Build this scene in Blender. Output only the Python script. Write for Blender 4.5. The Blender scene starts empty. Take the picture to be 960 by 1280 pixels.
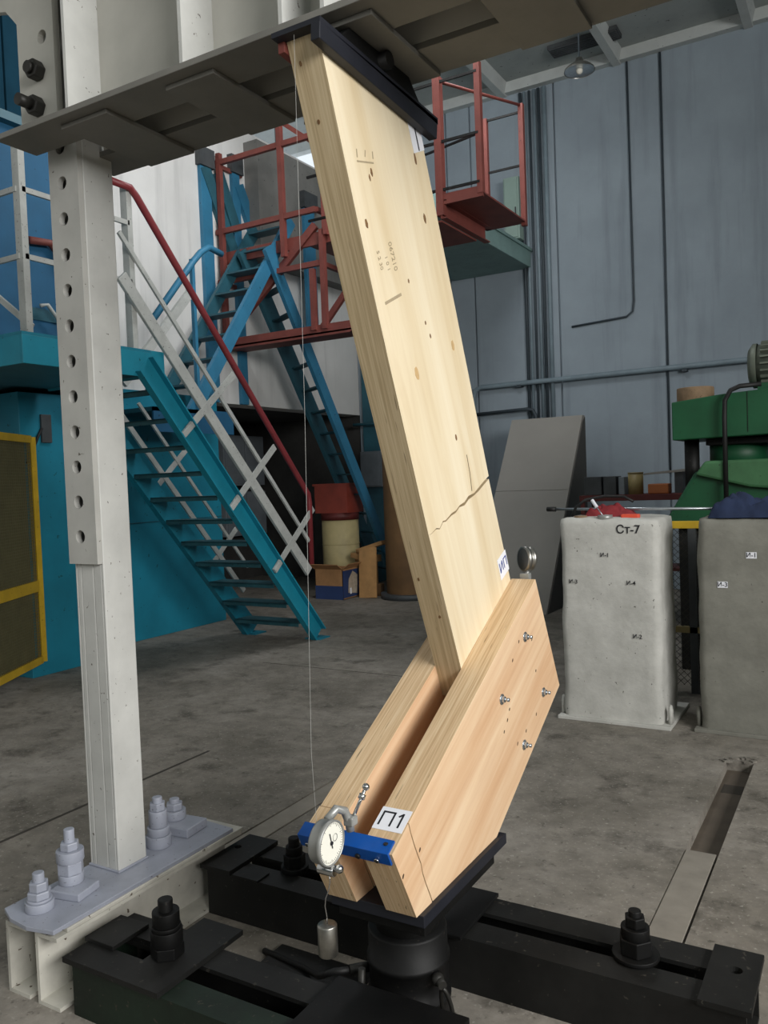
import bpy, math, random
from mathutils import Vector, Matrix, noise
random.seed(4)
SC = bpy.context.scene
COL = SC.collection

# ------------------------------------------------------------------ camera
CAM_H, YAW, PITCH, ROLL, FPX = 1.55, math.radians(30.5), math.radians(2.2), math.radians(2.2), 1035.0
fw = Vector((-math.sin(YAW) * math.cos(PITCH), math.cos(YAW) * math.cos(PITCH), -math.sin(PITCH)))
r0 = Vector((math.cos(YAW), math.sin(YAW), 0)); u0 = r0.cross(fw)
rt = r0 * math.cos(ROLL) - u0 * math.sin(ROLL); up = u0 * math.cos(ROLL) + r0 * math.sin(ROLL)
cam_d = bpy.data.cameras.new('camera'); cam = bpy.data.objects.new('camera', cam_d); COL.objects.link(cam)
cam.matrix_world = Matrix(((rt.x, up.x, -fw.x, 0), (rt.y, up.y, -fw.y, 0), (rt.z, up.z, -fw.z, CAM_H), (0, 0, 0, 1)))
cam_d.sensor_fit = 'VERTICAL'; cam_d.sensor_height = 36.0; cam_d.lens = FPX * 36.0 / 1280.0; cam_d.clip_start = 0.05
SC.camera = cam

# ------------------------------------------------------------------ sky, daylight, exposure
w = bpy.data.worlds.new('overcast_sky'); SC.world = w; w.use_nodes = True
w.node_tree.nodes['Background'].inputs[0].default_value = (0.90, 0.95, 1.0, 1)
w.node_tree.nodes['Background'].inputs[1].default_value = 0.95

def area(name, loc, target, sx, sy, watts, col=(1, 1, 1)):
    d = bpy.data.lights.new(name, 'AREA'); d.shape = 'RECTANGLE'; d.size = sx; d.size_y = sy; d.energy = watts; d.color = col
    o = bpy.data.objects.new(name, d); COL.objects.link(o); o.location = loc
    o.rotation_euler = (Vector(target) - Vector(loc)).to_track_quat('-Z', 'Y').to_euler()
    return o
# tall side windows of the hall, to the right of the frame, and a weak added fill behind the photographer
area('side_window_daylight', (4.9, -0.4, 3.85), (-5.0, -0.4, 3.85), 6.4, 2.0, 700, (1.0, 0.99, 0.97))
area('rear_fill_light', (-1.5, -4.9, 4.2), (-1.5, 5.0, 4.2), 6.0, 2.2, 45, (1.0, 0.99, 0.97))  # added fill for the faces turned towards the camera
area('left_wall_fill_light', (-3.9, 6.6, 6.85), (-6.6, 7.4, 3.4), 1.6, 3.4, 190, (0.96, 0.98, 1.0))  # added fill under the closed ceiling, brightens the white left wall

SC.view_settings.view_transform = 'Standard'
SC.view_settings.look = 'None'
SC.view_settings.gamma = 1.0
SC.view_settings.use_curve_mapping = False
SC.view_settings.exposure = 0.12

# ------------------------------------------------------------------ materials
def lin(h):
    h = h.lstrip('#'); v = [int(h[i:i + 2], 16) / 255 for i in (0, 2, 4)]
    return tuple((c / 12.92 if c <= 0.04045 else ((c + 0.055) / 1.055) ** 2.4) for c in v)

def base_mat(name, rough=0.6, metal=0.0, spec=0.5):
    m = bpy.data.materials.new(name); m.use_nodes = True
    nt = m.node_tree; b = nt.nodes['Principled BSDF']
    b.inputs['Roughness'].default_value = rough; b.inputs['Metallic'].default_value = metal
    b.inputs['Specular IOR Level'].default_value = spec
    return m, nt, b

def nd(nt, t, **kw):
    n = nt.nodes.new(t)
    for k, v in kw.items(): setattr(n, k, v)
    return n

def noise_node(nt, vec, scale, detail=4, rough=0.55, dist=0.0):
    n = nd(nt, 'ShaderNodeTexNoise'); n.inputs['Scale'].default_value = scale; n.inputs['Detail'].default_value = detail
    n.inputs['Roughness'].default_value = rough; n.inputs['Distortion'].default_value = dist
    nt.links.new(vec, n.inputs['Vector']); return n.outputs['Fac']

def ramp(nt, fac, stops):
    r = nd(nt, 'ShaderNodeValToRGB'); e = r.color_ramp.elements
    while len(e) > 1: e.remove(e[-1])
    for i, (p, c) in enumerate(stops):
        x = e[0] if i == 0 else e.new(p)
        x.position = p; x.color = (*c, 1) if len(c) == 3 else c
    nt.links.new(fac, r.inputs[0]); return r.outputs[0]

def mixc(nt, fac, a, b, mode='MIX'):
    m = nd(nt, 'ShaderNodeMix', data_type='RGBA', blend_type=mode)
    for s, v in ((0, fac), (6, a), (7, b)):
        if isinstance(v, (int, float)): m.inputs[s].default_value = v
        elif isinstance(v, tuple): m.inputs[s].default_value = (*v, 1)
        else: nt.links.new(v, m.inputs[s])
    return m.outputs[2]

def bump(nt, b, fac, strength=0.2, dist=0.01):
    n = nd(nt, 'ShaderNodeBump'); n.inputs['Strength'].default_value = strength; n.inputs['Distance'].default_value = dist
    nt.links.new(fac, n.inputs['Height']); nt.links.new(n.outputs[0], b.inputs['Normal'])

def geo_pos(nt):
    return nd(nt, 'ShaderNodeNewGeometry').outputs['Position']

def paint(name, hexcol, rough=0.5, metal=0.0, var=0.25, scale=6.0, chips=0.0, chipcol='#3a2c24', spec=0.5, bmp=0.05):
    """painted or bare surface: tone variation, optional chips of the coat"""
    m, nt, b = base_mat(name, rough, metal, spec); c = lin(hexcol); P = geo_pos(nt)
    f = noise_node(nt, P, scale, 5, 0.6)
    dark = tuple(x * (1 - var) for x in c); light = tuple(min(1, x * (1 + var * 0.6)) for x in c)
    col = ramp(nt, f, [(0.3, dark), (0.7, light)])
    if chips > 0:
        f2 = noise_node(nt, P, scale * 9, 3, 0.6)
        mk = ramp(nt, f2, [(0.70 - chips * 0.12, (0, 0, 0)), (0.72 - chips * 0.12, (1, 1, 1))])
        col = mixc(nt, mk, col, lin(chipcol))
    nt.links.new(col, b.inputs['Base Color'])
    if bmp: bump(nt, b, noise_node(nt, P, 90, 2), bmp, 0.004)
    return m

MAT = {}
MAT['grey_paint'] = paint('grey_painted_steel', '#b4b3ae', 0.5, 0.0, 0.14, 5, 0.1, '#5c564c')
MAT['grey_paint_light'] = paint('light_grey_painted_steel', '#c4c4c0', 0.45, 0, 0.12, 6, 0.12, '#66605a')
MAT['girder_paint'] = paint('girder_grey_paint', '#b8b6ae', 0.55, 0, 0.14, 3, 0.0, '#5a554c')
MAT['flange_paint'] = paint('dark_flange_paint', '#76746e', 0.6, 0, 0.2, 4, 0.0)  # darker grey than the webs, for flanges and batten plates
MAT['lilac_paint'] = paint('lilac_grey_paint', '#9da1ae', 0.4, 0, 0.14, 9, 0.25, '#6b6a70')
MAT['white_steel'] = paint('dirty_white_steel', '#c4c1b7', 0.5, 0, 0.35, 4, 0.2, '#5d5144')
MAT['black_steel'] = paint('black_oiled_steel', '#101010', 0.55, 0.0, 0.5, 7, 0.15, '#2a2723', spec=0.25)
MAT['black_worn'] = paint('worn_black_steel', '#1d1d1c', 0.55, 0.0, 0.5, 5, 0.3, '#3d3a35', spec=0.3)
MAT['black_plate'] = paint('charcoal_bearing_steel', '#20222a', 0.5, 0.0, 0.25, 8, 0, spec=0.4)
MAT['green_black'] = paint('dark_green_channel', '#16241a', 0.5, 0, 0.6, 5, 0.4, '#3a382f', spec=0.4)
MAT['dark_bolt'] = paint('dark_bolt_steel', '#2c2b28', 0.5, 0.3, 0.3, 20)
MAT['teal'] = paint('teal_paint', '#1c8ba3', 0.5, 0, 0.18, 3, 0.15, '#0c5560')
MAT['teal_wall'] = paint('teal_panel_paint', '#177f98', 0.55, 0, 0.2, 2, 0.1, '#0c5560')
MAT['stair_teal'] = paint('stair_teal_paint', '#1b7d94', 0.5, 0, 0.25, 4, 0.25, '#0c4a55')
MAT['tread'] = paint('worn_tread_steel', '#2e5a63', 0.55, 0.2, 0.4, 6, 0.4, '#2a2a28')
MAT['blue'] = paint('blue_paint', '#34799b', 0.5, 0, 0.2, 3, 0.15, '#1e4a60')
MAT['deep_blue'] = paint('deep_blue_paint', '#1b587c', 0.7, 0, 0.2, 2, 0.1, '#12384d')
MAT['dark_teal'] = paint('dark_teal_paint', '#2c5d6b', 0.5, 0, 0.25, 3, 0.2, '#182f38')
MAT['night_teal'] = paint('night_teal_paint', '#16394a', 0.9, 0, 0.2, 3, spec=0.1)
MAT['red_oxide'] = paint('red_oxide_paint', '#7c4038', 0.6, 0, 0.22, 5, 0.2, '#4d241f')
MAT['red_rail'] = paint('dark_red_rail_paint', '#822f34', 0.45, 0, 0.2, 5, 0.1, '#4d1a1a')
MAT['rail_grey'] = paint('rail_grey_paint', '#b8bab6', 0.5, 0, 0.2, 6, 0.3, '#6a6a66')
MAT['yellow'] = paint('yellow_paint', '#c9a52a', 0.5, 0, 0.2, 5, 0.2, '#6e5a1c')
MAT['wire'] = paint('mesh_wire', '#6e6a4c', 0.6, 0.2, 0.2, 8)
MAT['dark_wire'] = paint('dark_mesh_wire', '#3b382f', 0.6, 0.2, 0.2, 8)
MAT['green'] = paint('machine_green_paint', '#135030', 0.5, 0, 0.25, 3, 0.1, '#0f3a20')
MAT['green_dusty'] = paint('dusty_machine_green', '#3d6b45', 0.65, 0, 0.3, 4, 0.1, '#27402c')
MAT['mint'] = paint('mint_grey_paint', '#7f9c98', 0.6, 0, 0.15, 4, 0.1)
MAT['mint_box'] = paint('pale_green_box_paint', '#8fa59c', 0.55, 0, 0.12, 4)
MAT['pipe'] = paint('painted_pipe', '#7f8f98', 0.5, 0, 0.2, 5)
MAT['pipe_dark'] = paint('dark_cable', '#3a444b', 0.6, 0, 0.2, 5)
MAT['motor'] = paint('motor_grey', '#6d7468', 0.5, 0.2, 0.2, 8)
MAT['rust_drum'] = paint('rust_drum', '#8a7258', 0.8, 0, 0.35, 9, 0.3, '#4a3520')
MAT['dark_red'] = paint('dark_red_shelf', '#5b211d', 0.6, 0, 0.2, 6)
MAT['dark_grey'] = paint('dark_grey_box', '#45484a', 0.6, 0, 0.3, 6)
MAT['niche_grey'] = paint('niche_cabinet_grey', '#7d848a', 0.6, 0, 0.2, 4)
MAT['slab_grey'] = paint('grey_board', '#93908a', 0.75, 0, 0.08, 1.5)
MAT['casing_shade'] = paint('shaded_casing_side', '#4c4b48', 0.8, 0, 0.15, 2)  # shade on the casing flank, put into the colour
MAT['orange'] = paint('orange_plastic', '#a8602f', 0.5, 0, 0.1, 9)
MAT['orange_red'] = paint('orange_red_plastic', '#e2573f', 0.4, 0, 0.1, 9)
MAT['tan_can'] = paint('tan_can', '#9c8a5c', 0.5, 0, 0.2, 9)
MAT['cardboard'] = paint('cardboard', '#a97e54', 0.85, 0, 0.18, 9)
MAT['card_blue'] = paint('printed_blue_card', '#263b68', 0.7, 0, 0.1, 9)
MAT['card_white'] = paint('printed_pale_card', '#b9ab98', 0.7, 0, 0.3, 22)
MAT['plank_brown'] = paint('rough_board', '#b58a58', 0.8, 0, 0.25, 6)
MAT['fibreboard'] = paint('brown_fibreboard', '#6b4f30', 0.8, 0, 0.3, 3)
MAT['drum'] = paint('cream_drum', '#b3a578', 0.6, 0, 0.2, 5)
MAT['crate_red'] = paint('red_plastic_crate', '#8e3a2a', 0.5, 0, 0.2, 6)
MAT['chrome'] = paint('polished_steel', '#c9cacb', 0.18, 1.0, 0.05, 10, bmp=0)
MAT['brushed'] = paint('brushed_steel', '#a5a39d', 0.38, 1.0, 0.15, 60, bmp=0)
MAT['zinc'] = paint('zinc_plated_steel', '#c3c9ce', 0.3, 0.9, 0.15, 40, bmp=0)
MAT['gauge_grey'] = paint('gauge_body_grey', '#a8a9a6', 0.4, 0.5, 0.1, 20, bmp=0)
MAT['dial_white'] = paint('dial_white', '#f1efe2', 0.5, 0, 0.02, 5, bmp=0)
MAT['paper'] = paint('white_paper', '#e9eaf0', 0.7, 0, 0.03, 5, bmp=0)
MAT['ink'] = paint('black_ink', '#15151c', 0.7, 0, 0.05, 5, bmp=0)
MAT['blue_ink'] = paint('blue_ink', '#273a86', 0.7, 0, 0.05, 5, bmp=0)
MAT['stamp_ink'] = paint('faded_stamp_ink', '#a8987c', 0.8, 0, 0.1, 40, bmp=0)
MAT['blue_bracket'] = paint('glossy_blue_enamel', '#0e4fa0', 0.3, 0, 0.1, 10)
MAT['thread'] = paint('white_thread', '#b4b4b0', 0.6, 0, 0.02, 5, bmp=0)
MAT['knot'] = paint('knot_brown', '#7c5c3a', 0.7, 0, 0.3, 80, bmp=0)
MAT['knot_pale'] = paint('pale_knot', '#c9a878', 0.7, 0, 0.15, 80, bmp=0)
MAT['hole_dark'] = paint('nail_hole_dark', '#4a3a28', 0.9, 0, 0.2, 80, bmp=0)
MAT['red_primer'] = paint('red_primer_steel', '#7d3f37', 0.6, 0, 0.2, 10)
MAT['cloth_blue'] = paint('navy_cloth', '#1d2b49', 0.9, 0, 0.25, 14)
MAT['cloth_red'] = paint('red_cloth', '#8a2a30', 0.85, 0, 0.2, 14)
MAT['rubber'] = paint('black_rubber', '#141414', 0.6, 0, 0.2, 10)
MAT['dark_niche'] = paint('dark_niche_plaster', '#3b3a38', 0.9, 0, 0.3, 3)  # one even dark tone for the niche walls and soffit
MAT['ceiling'] = paint('ceiling_concrete', '#a3a8a6', 0.85, 0, 0.16, 2, 0.1, '#5d5f5c')
MAT['rib'] = paint('ceiling_rib_concrete', '#c0c4c2', 0.85, 0, 0.12, 3, 0.1, '#6d6f6c')
MAT['frame_dark'] = paint('dark_window_bar', '#55595a', 0.6, 0, 0.1, 5)
MAT['concrete_beam'] = paint('grey_runway_concrete', '#7b7a76', 0.85, 0, 0.25, 2, 0.2, '#4b4a47')

def m_glass():
    m, nt, b = base_mat('window_glass', 0.05)
    b.inputs['Transmission Weight'].default_value = 1.0; b.inputs['IOR'].default_value = 1.05
    b.inputs['Base Color'].default_value = (0.95, 0.98, 1, 1); return m
MAT['glass'] = m_glass()

def m_floor():
    m, nt, b = base_mat('workshop_concrete_floor', 0.75, 0, 0.35); P = geo_pos(nt)
    a = noise_node(nt, P, 1.1, 6, 0.65, 0.3); c = noise_node(nt, P, 9, 5, 0.7); d = noise_node(nt, P, 55, 3, 0.6)
    col = ramp(nt, a, [(0.3, lin('#625e56')), (0.5, lin('#7e7971')), (0.72, lin('#959089'))])
    col = mixc(nt, 0.6, col, ramp(nt, c, [(0.3, (0.32, 0.31, 0.30)), (0.7, (0.72, 0.71, 0.69))]), 'OVERLAY')
    col = mixc(nt, ramp(nt, noise_node(nt, P, 3.3, 5, 0.7), [(0.54, (0, 0, 0)), (0.68, (0.75, 0.75, 0.75))]), col, lin('#46423b'))
    col = mixc(nt, ramp(nt, d, [(0.60, (0, 0, 0)), (0.70, (0.7, 0.7, 0.7))]), col, lin('#a8a49b'))
    col = mixc(nt, ramp(nt, noise_node(nt, P, 24, 4, 0.7), [(0.60, (0, 0, 0)), (0.68, (0.6, 0.6, 0.6))]), col, lin('#3f3b35'))
    nt.links.new(col, b.inputs['Base Color'])
    bump(nt, b, c, 0.35, 0.01); return m
MAT['floor'] = m_floor()
MAT['slot_insert'] = paint('pale_slot_insert', '#8b857b', 0.75, 0, 0.18, 9)
MAT['slot_steel'] = paint('brown_slot_steel', '#5a5147', 0.7, 0.1, 0.25, 8)
MAT['slot_dark'] = paint('dirty_slot_floor', '#3a352e', 0.8, 0, 0.3, 8)

def m_wall(name, c0, c1, streak=True):
    m, nt, b = base_mat(name, 0.8, 0, 0.3); P = geo_pos(nt)
    a = noise_node(nt, P, 0.8, 5, 0.6)
    col = ramp(nt, a, [(0.3, lin(c0)), (0.7, lin(c1))])
    if streak:
        mp = nd(nt, 'ShaderNodeMapping'); mp.inputs['Scale'].default_value = (5, 5, 0.35); nt.links.new(P, mp.inputs[0])
        s = noise_node(nt, mp.outputs[0], 1.0, 5, 0.6)
        col = mixc(nt, ramp(nt, s, [(0.52, (0, 0, 0)), (0.78, (0.55, 0.55, 0.55))]), col, tuple(x * 0.6 for x in lin(c0)))
    nt.links.new(col, b.inputs['Base Color'])
    bump(nt, b, noise_node(nt, P, 30, 4), 0.12, 0.01); return m
MAT['wall_white'] = m_wall('whitewashed_plaster', '#d2d1ce', '#e4e3e0')
MAT['wall_dim'] = m_wall('dull_green_grey_wall_paint', '#54605f', '#616d6c')
MAT['wall_blue'] = m_wall('blue_grey_wall_paint', '#89949d', '#9ba7b0')

def m_concrete(name, c0, c1, pit):
    m, nt, b = base_mat(name, 0.85, 0, 0.3); P = geo_pos(nt)
    a = noise_node(nt, P, 5, 6, 0.65)
    col = ramp(nt, a, [(0.3, lin(c0)), (0.7, lin(c1))])
    col = mixc(nt, ramp(nt, noise_node(nt, P, 38, 3, 0.6), [(0.69, (0, 0, 0)), (0.73, (1, 1, 1))]), col, lin(pit))
    nt.links.new(col, b.inputs['Base Color']); bump(nt, b, noise_node(nt, P, 26, 5), 0.3, 0.01); return m
MAT['block_white'] = m_concrete('whitewashed_concrete', '#b4b3ad', '#cfcec8', '#5a5750')
MAT['block_grey'] = m_concrete('bare_grey_concrete', '#74736b', '#8a8980', '#3d3b36')

def m_wood(name, angle, c_lo, c_mid, c_hi, edge):
    """timber with the grain along the member; angle turns the YZ plane so that Y' runs along it"""
    m, nt, b = base_mat(name, 0.55, 0, 0.35); P = geo_pos(nt)
    rot = nd(nt, 'ShaderNodeMapping'); rot.inputs['Rotation'].default_value = (-angle, 0, 0); nt.links.new(P, rot.inputs[0])
    def sc(x, y, z):
        k = nd(nt, 'ShaderNodeMapping'); k.inputs['Scale'].default_value = (x, y, z); nt.links.new(rot.outputs[0], k.inputs[0]); return k.outputs[0]
    g1 = noise_node(nt, sc(14, 1.6, 26), 1.0, 6, 0.6, 0.6)
    g2 = noise_node(nt, sc(1.5, 0.6, 7), 1.0, 2, 0.5, 0.3)
    g3 = noise_node(nt, sc(190, 3.0, 3), 1.0, 3, 0.6)
    g4 = noise_node(nt, sc(160, 4.0, 190), 1.0, 2, 0.5)
    col = ramp(nt, g1, [(0.30, lin(c_lo)), (0.52, lin(c_mid)), (0.72, lin(c_hi))])
    col = mixc(nt, 0.5, col, ramp(nt, g2, [(0.35, lin(c_lo)), (0.65, lin(c_hi))]))
    col = mixc(nt, ramp(nt, g4, [(0.66, (0, 0, 0)), (0.80, (0.5, 0.5, 0.5))]), col, lin(c_lo))
    geo = nd(nt, 'ShaderNodeNewGeometry'); sep = nd(nt, 'ShaderNodeSeparateXYZ'); nt.links.new(geo.outputs['True Normal'], sep.inputs[0])
    ab = nd(nt, 'ShaderNodeMath', operation='ABSOLUTE'); nt.links.new(sep.outputs[0], ab.inputs[0])
    narrow = nd(nt, 'ShaderNodeMath', operation='LESS_THAN'); nt.links.new(ab.outputs[0], narrow.inputs[0]); narrow.inputs[1].default_value = 0.5
    lam = ramp(nt, g3, [(0.36, lin(edge[0])), (0.5, lin(edge[1])), (0.66, lin(edge[2]))])   # veneer edges seen on the narrow faces
    fl = ramp(nt, noise_node(nt, sc(130, 7, 40), 1.0, 2, 0.5), [(0.70, (0, 0, 0)), (0.74, (0.75, 0.75, 0.75))])
    lam = mixc(nt, fl, lam, lin('#6d5a42'))
    nt.links.new(mixc(nt, narrow.outputs[0], col, lam), b.inputs['Base Color'])
    bump(nt, b, g1, 0.08, 0.004); return m
A_PLANK = math.atan2(-1.60, 0.65); A_GUS = math.atan2(0.539, 1.04)
MAT['wood_plank'] = m_wood('pale_veneer_timber', A_PLANK, '#d6c19c', '#e4d3b2', '#ecdfc4', ('#b09b78', '#c0ab88', '#cdba98'))
MAT['wood_gusset'] = m_wood('pine_timber', A_GUS, '#cd9f78', '#e2bd95', '#f0d6b4', ('#c2a27c', '#d2b48e', '#dfc6a2'))

# ------------------------------------------------------------------ mesh helpers
ORG = {}
class MB:
    def __init__(s): s.v = []; s.f = []; s.s = []
    def add(s, vs, fs, smooth=False):
        o = len(s.v); s.v += [Vector(x) for x in vs]; s.f += [tuple(i + o for i in f) for f in fs]
        s.s += [smooth] * len(fs) if isinstance(smooth, bool) else list(smooth)
        return s
    def box(s, x0, x1, y0, y1, z0, z1):
        return s.add([(x0, y0, z0), (x1, y0, z0), (x1, y1, z0), (x0, y1, z0), (x0, y0, z1), (x1, y0, z1), (x1, y1, z1), (x0, y1, z1)],
                     [(3, 2, 1, 0), (4, 5, 6, 7), (0, 1, 5, 4), (1, 2, 6, 5), (2, 3, 7, 6), (3, 0, 4, 7)])
    def prism(s, poly, ax, a, b):
        """poly in the two other axes (order Y,Z for X; X,Z for Y; X,Y for Z), extruded from a to b"""
        def p(t, k):
            return (k, t[0], t[1]) if ax == 'X' else (t[0], k, t[1]) if ax == 'Y' else (t[0], t[1], k)
        n = len(poly); area2 = sum(poly[i][0] * poly[(i + 1) % n][1] - poly[(i + 1) % n][0] * poly[i][1] for i in range(n))
        if (area2 < 0) != (ax == 'Y'): poly = poly[::-1]
        vs = [p(t, a) for t in poly] + [p(t, b) for t in poly]
        fs = [tuple(range(n))[::-1], tuple(range(n, 2 * n))] + [(i, (i + 1) % n, n + (i + 1) % n, n + i) for i in range(n)]
        if b < a: fs = [f[::-1] for f in fs]
        return s.add(vs, fs)
    def bar(s, p, q, wd, ht, upv=(0, 0, 1)):
        p = Vector(p); q = Vector(q); d = (q - p).normalized(); U = Vector(upv)
        sd = d.cross(U)
        if sd.length < 1e-4: sd = d.cross(Vector((0, 1, 0)))
        sd.normalize(); U = sd.cross(d).normalized(); a = sd * wd / 2; b = U * ht / 2
        vs = [p - a - b, p + a - b, p + a + b, p - a + b, q - a - b, q + a - b, q + a + b, q - a + b]
        return s.add(vs, [(0, 1, 2, 3), (7, 6, 5, 4), (4, 5, 1, 0), (5, 6, 2, 1), (6, 7, 3, 2), (7, 4, 0, 3)])
    def channel(s, p, q, depth, flange, t, upv=(0, 0, 1), side=1):
        """C-section from p to q: web of the given depth, flanges pointing to side*right"""
        p = Vector(p); q = Vector(q); d = (q - p).normalized(); U = Vector(upv); sd = d.cross(U).normalized(); U = sd.cross(d).normalized(); sd = sd * side
        sec = [(0, -depth / 2), (flange, -depth / 2), (flange, -depth / 2 + t), (t, -depth / 2 + t), (t, depth / 2 - t), (flange, depth / 2 - t), (flange, depth / 2), (0, depth / 2)]
        vs = [p + sd * a + U * b for a, b in sec] + [q + sd * a + U * b for a, b in sec]
        n = 8; fs = [(i, (i + 1) % n, n + (i + 1) % n, n + i) for i in range(n)]
        for o in (0, n): fs += [(o, o + 1, o + 2, o + 3), (o, o + 3, o + 4, o + 7), (o + 4, o + 5, o + 6, o + 7)]
        return s.add(vs, fs)
    def cyl(s, p, q, r, n=16, r2=None, smooth=True, rot=0.0):
        p = Vector(p); q = Vector(q); d = (q - p).normalized(); r2 = r if r2 is None else r2
        a = d.orthogonal().normalized()
        if abs(d.z) > 0.99: a = Vector((1, 0, 0))
        b = d.cross(a)
        c = [(math.cos(2 * math.pi * i / n + rot), math.sin(2 * math.pi * i / n + rot)) for i in range(n)]
        vs = [p + (a * x + b * y) * r for x, y in c] + [q + (a * x + b * y) * r2 for x, y in c]
        fs = [(i, (i + 1) % n, n + (i + 1) % n, n + i) for i in range(n)] + [tuple(range(n))[::-1], tuple(range(n, 2 * n))]
        return s.add(vs, fs, [smooth] * n + [False, False])
    def lathe(s, o, prof, n=24, axis=(0, 0, 1), smooth=True):
        o = Vector(o); d = Vector(axis).normalized(); a = Vector((1, 0, 0)) if abs(d.z) > 0.99 else d.orthogonal().normalized(); b = d.cross(a)
        vs = []; fs = []; k = len(prof)
        for i in range(n):
            t = 2 * math.pi * i / n
            for r, h in prof: vs.append(o + d * h + (a * math.cos(t) + b * math.sin(t)) * r)
        for i in range(n):
            j = (i + 1) % n
            for h in range(k - 1): fs.append((i * k + h, j * k + h, j * k + h + 1, i * k + h + 1))
        return s.add(vs, fs, smooth)
    def tube(s, pts, r, n=8, cap=True):
        pts = [Vector(p) for p in pts]; vs = []; fs = []; prev = None
        for i, p in enumerate(pts):
            d = (pts[min(i + 1, len(pts) - 1)] - pts[max(i - 1, 0)]).normalized()
            a = (prev - d * prev.dot(d)) if prev is not None else d.orthogonal()
            a = a.normalized(); prev = a; b = d.cross(a)
            vs += [p + (a * math.cos(2 * math.pi * k / n) + b * math.sin(2 * math.pi * k / n)) * r for k in range(n)]
        for i in range(len(pts) - 1):
            for k in range(n): fs.append((i * n + k, i * n + (k + 1) % n, (i + 1) * n + (k + 1) % n, (i + 1) * n + k))
        if cap: fs += [tuple(range(n))[::-1], tuple(range((len(pts) - 1) * n, len(pts) * n))]
        return s.add(vs, fs, True)
    def ball(s, c, r, n=12):
        return s.lathe(c, [(r * math.sin(math.pi * i / 8) + 1e-5, -r * math.cos(math.pi * i / 8)) for i in range(9)], n)
    def build(s, name, mat, parent=None, bevel=0.0, at=None):
        if parent is not None: o = ORG[parent]
        elif at is not None: o = Vector(at)
        else:
            xs = [v.x for v in s.v]; ys = [v.y for v in s.v]; zs = [v.z for v in s.v]
            o = Vector(((min(xs) + max(xs)) / 2, (min(ys) + max(ys)) / 2, min(zs)))
        me = bpy.data.meshes.new(name); me.from_pydata([v - o for v in s.v], [], s.f); me.update()
        me.polygons.foreach_set('use_smooth', s.s)
        me.materials.append(MAT[mat] if isinstance(mat, str) else mat)
        ob = bpy.data.objects.new(name, me); COL.objects.link(ob); ORG[ob.name] = o; ORG[ob] = o
        if parent is not None: ob.parent = parent
        else: ob.location = o
        if bevel:
            md = ob.modifiers.new('bevel', 'BEVEL'); md.width = bevel; md.segments = 2; md.limit_method = 'ANGLE'; md.angle_limit = math.radians(50)
        return ob

def thing(name, label, cat, loc, group=None):
    o = bpy.data.objects.new(name, None); COL.objects.link(o); o.location = loc; o.empty_display_size = 0.1
    ORG[o] = Vector(loc); tag(o, label, cat, group); return o
def tag(o, label, cat, group=None):
    o['label'] = label; o['category'] = cat
    if group: o['group'] = group
    return o
def struct(o): o['kind'] = 'structure'; return o
def stuff(o): o['kind'] = 'stuff'; return o
def copy_at(src, parent, off, name=None):
    c = src.copy(); COL.objects.link(c); c.parent = parent; c.location = Vector(off); ORG[c] = ORG[src]; return c

def text_mesh(body, size, mat, M, parent, name='lettering', depth=0.0006, bold=0.0):
    """flat printed lettering laid on a surface; M places the text plane"""
    cu = bpy.data.curves.new('t', 'FONT'); cu.body = body; cu.size = size; cu.extrude = depth; cu.offset = bold
    cu.align_x = 'CENTER'; cu.align_y = 'CENTER'; cu.resolution_u = 4
    tmp = bpy.data.objects.new('t', cu); COL.objects.link(tmp)
    dg = bpy.context.evaluated_depsgraph_get(); me = bpy.data.meshes.new_from_object(tmp.evaluated_get(dg))
    bpy.data.objects.remove(tmp); bpy.data.curves.remove(cu)
    me.name = name; me.transform(M); me.transform(Matrix.Translation(-ORG[parent]))
    me.materials.clear(); me.materials.append(MAT[mat])
    ob = bpy.data.objects.new(name, me); COL.objects.link(ob); ob.parent = parent; ORG[ob] = ORG[parent]; return ob
def frame(o, ex, ey):
    ex = Vector(ex).normalized(); ez = ex.cross(Vector(ey)).normalized(); ey = ez.cross(ex)
    return Matrix(((ex.x, ey.x, ez.x, o[0]), (ex.y, ey.y, ez.y, o[1]), (ex.z, ey.z, ez.z, o[2]), (0, 0, 0, 1)))

def disc(mb, c, nrm, rx, ry, ex, t=0.0008, n=12, jag=0.0):
    ex = Vector(ex).normalized(); nz = Vector(nrm).normalized(); ey = nz.cross(ex); c = Vector(c)
    ring = [c + ex * math.cos(2 * math.pi * i / n) * rx * (1 + jag * random.uniform(-1, 1)) + ey * math.sin(2 * math.pi * i / n) * ry * (1 + jag * random.uniform(-1, 1)) for i in range(n)]
    vs = [p - nz * t for p in ring] + [p + nz * t for p in ring]
    mb.add(vs, [tuple(range(n))[::-1], tuple(range(n, 2 * n))] + [(i, (i + 1) % n, n + (i + 1) % n, n + i) for i in range(n)])

# ================================================================== SETTING
FX0, FX1, FY0, FY1 = -9.4, 5.0, -5.0, 11.1
WX = -6.9      # face of the upper left wall
CZ = 6.95      # ceiling
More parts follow.
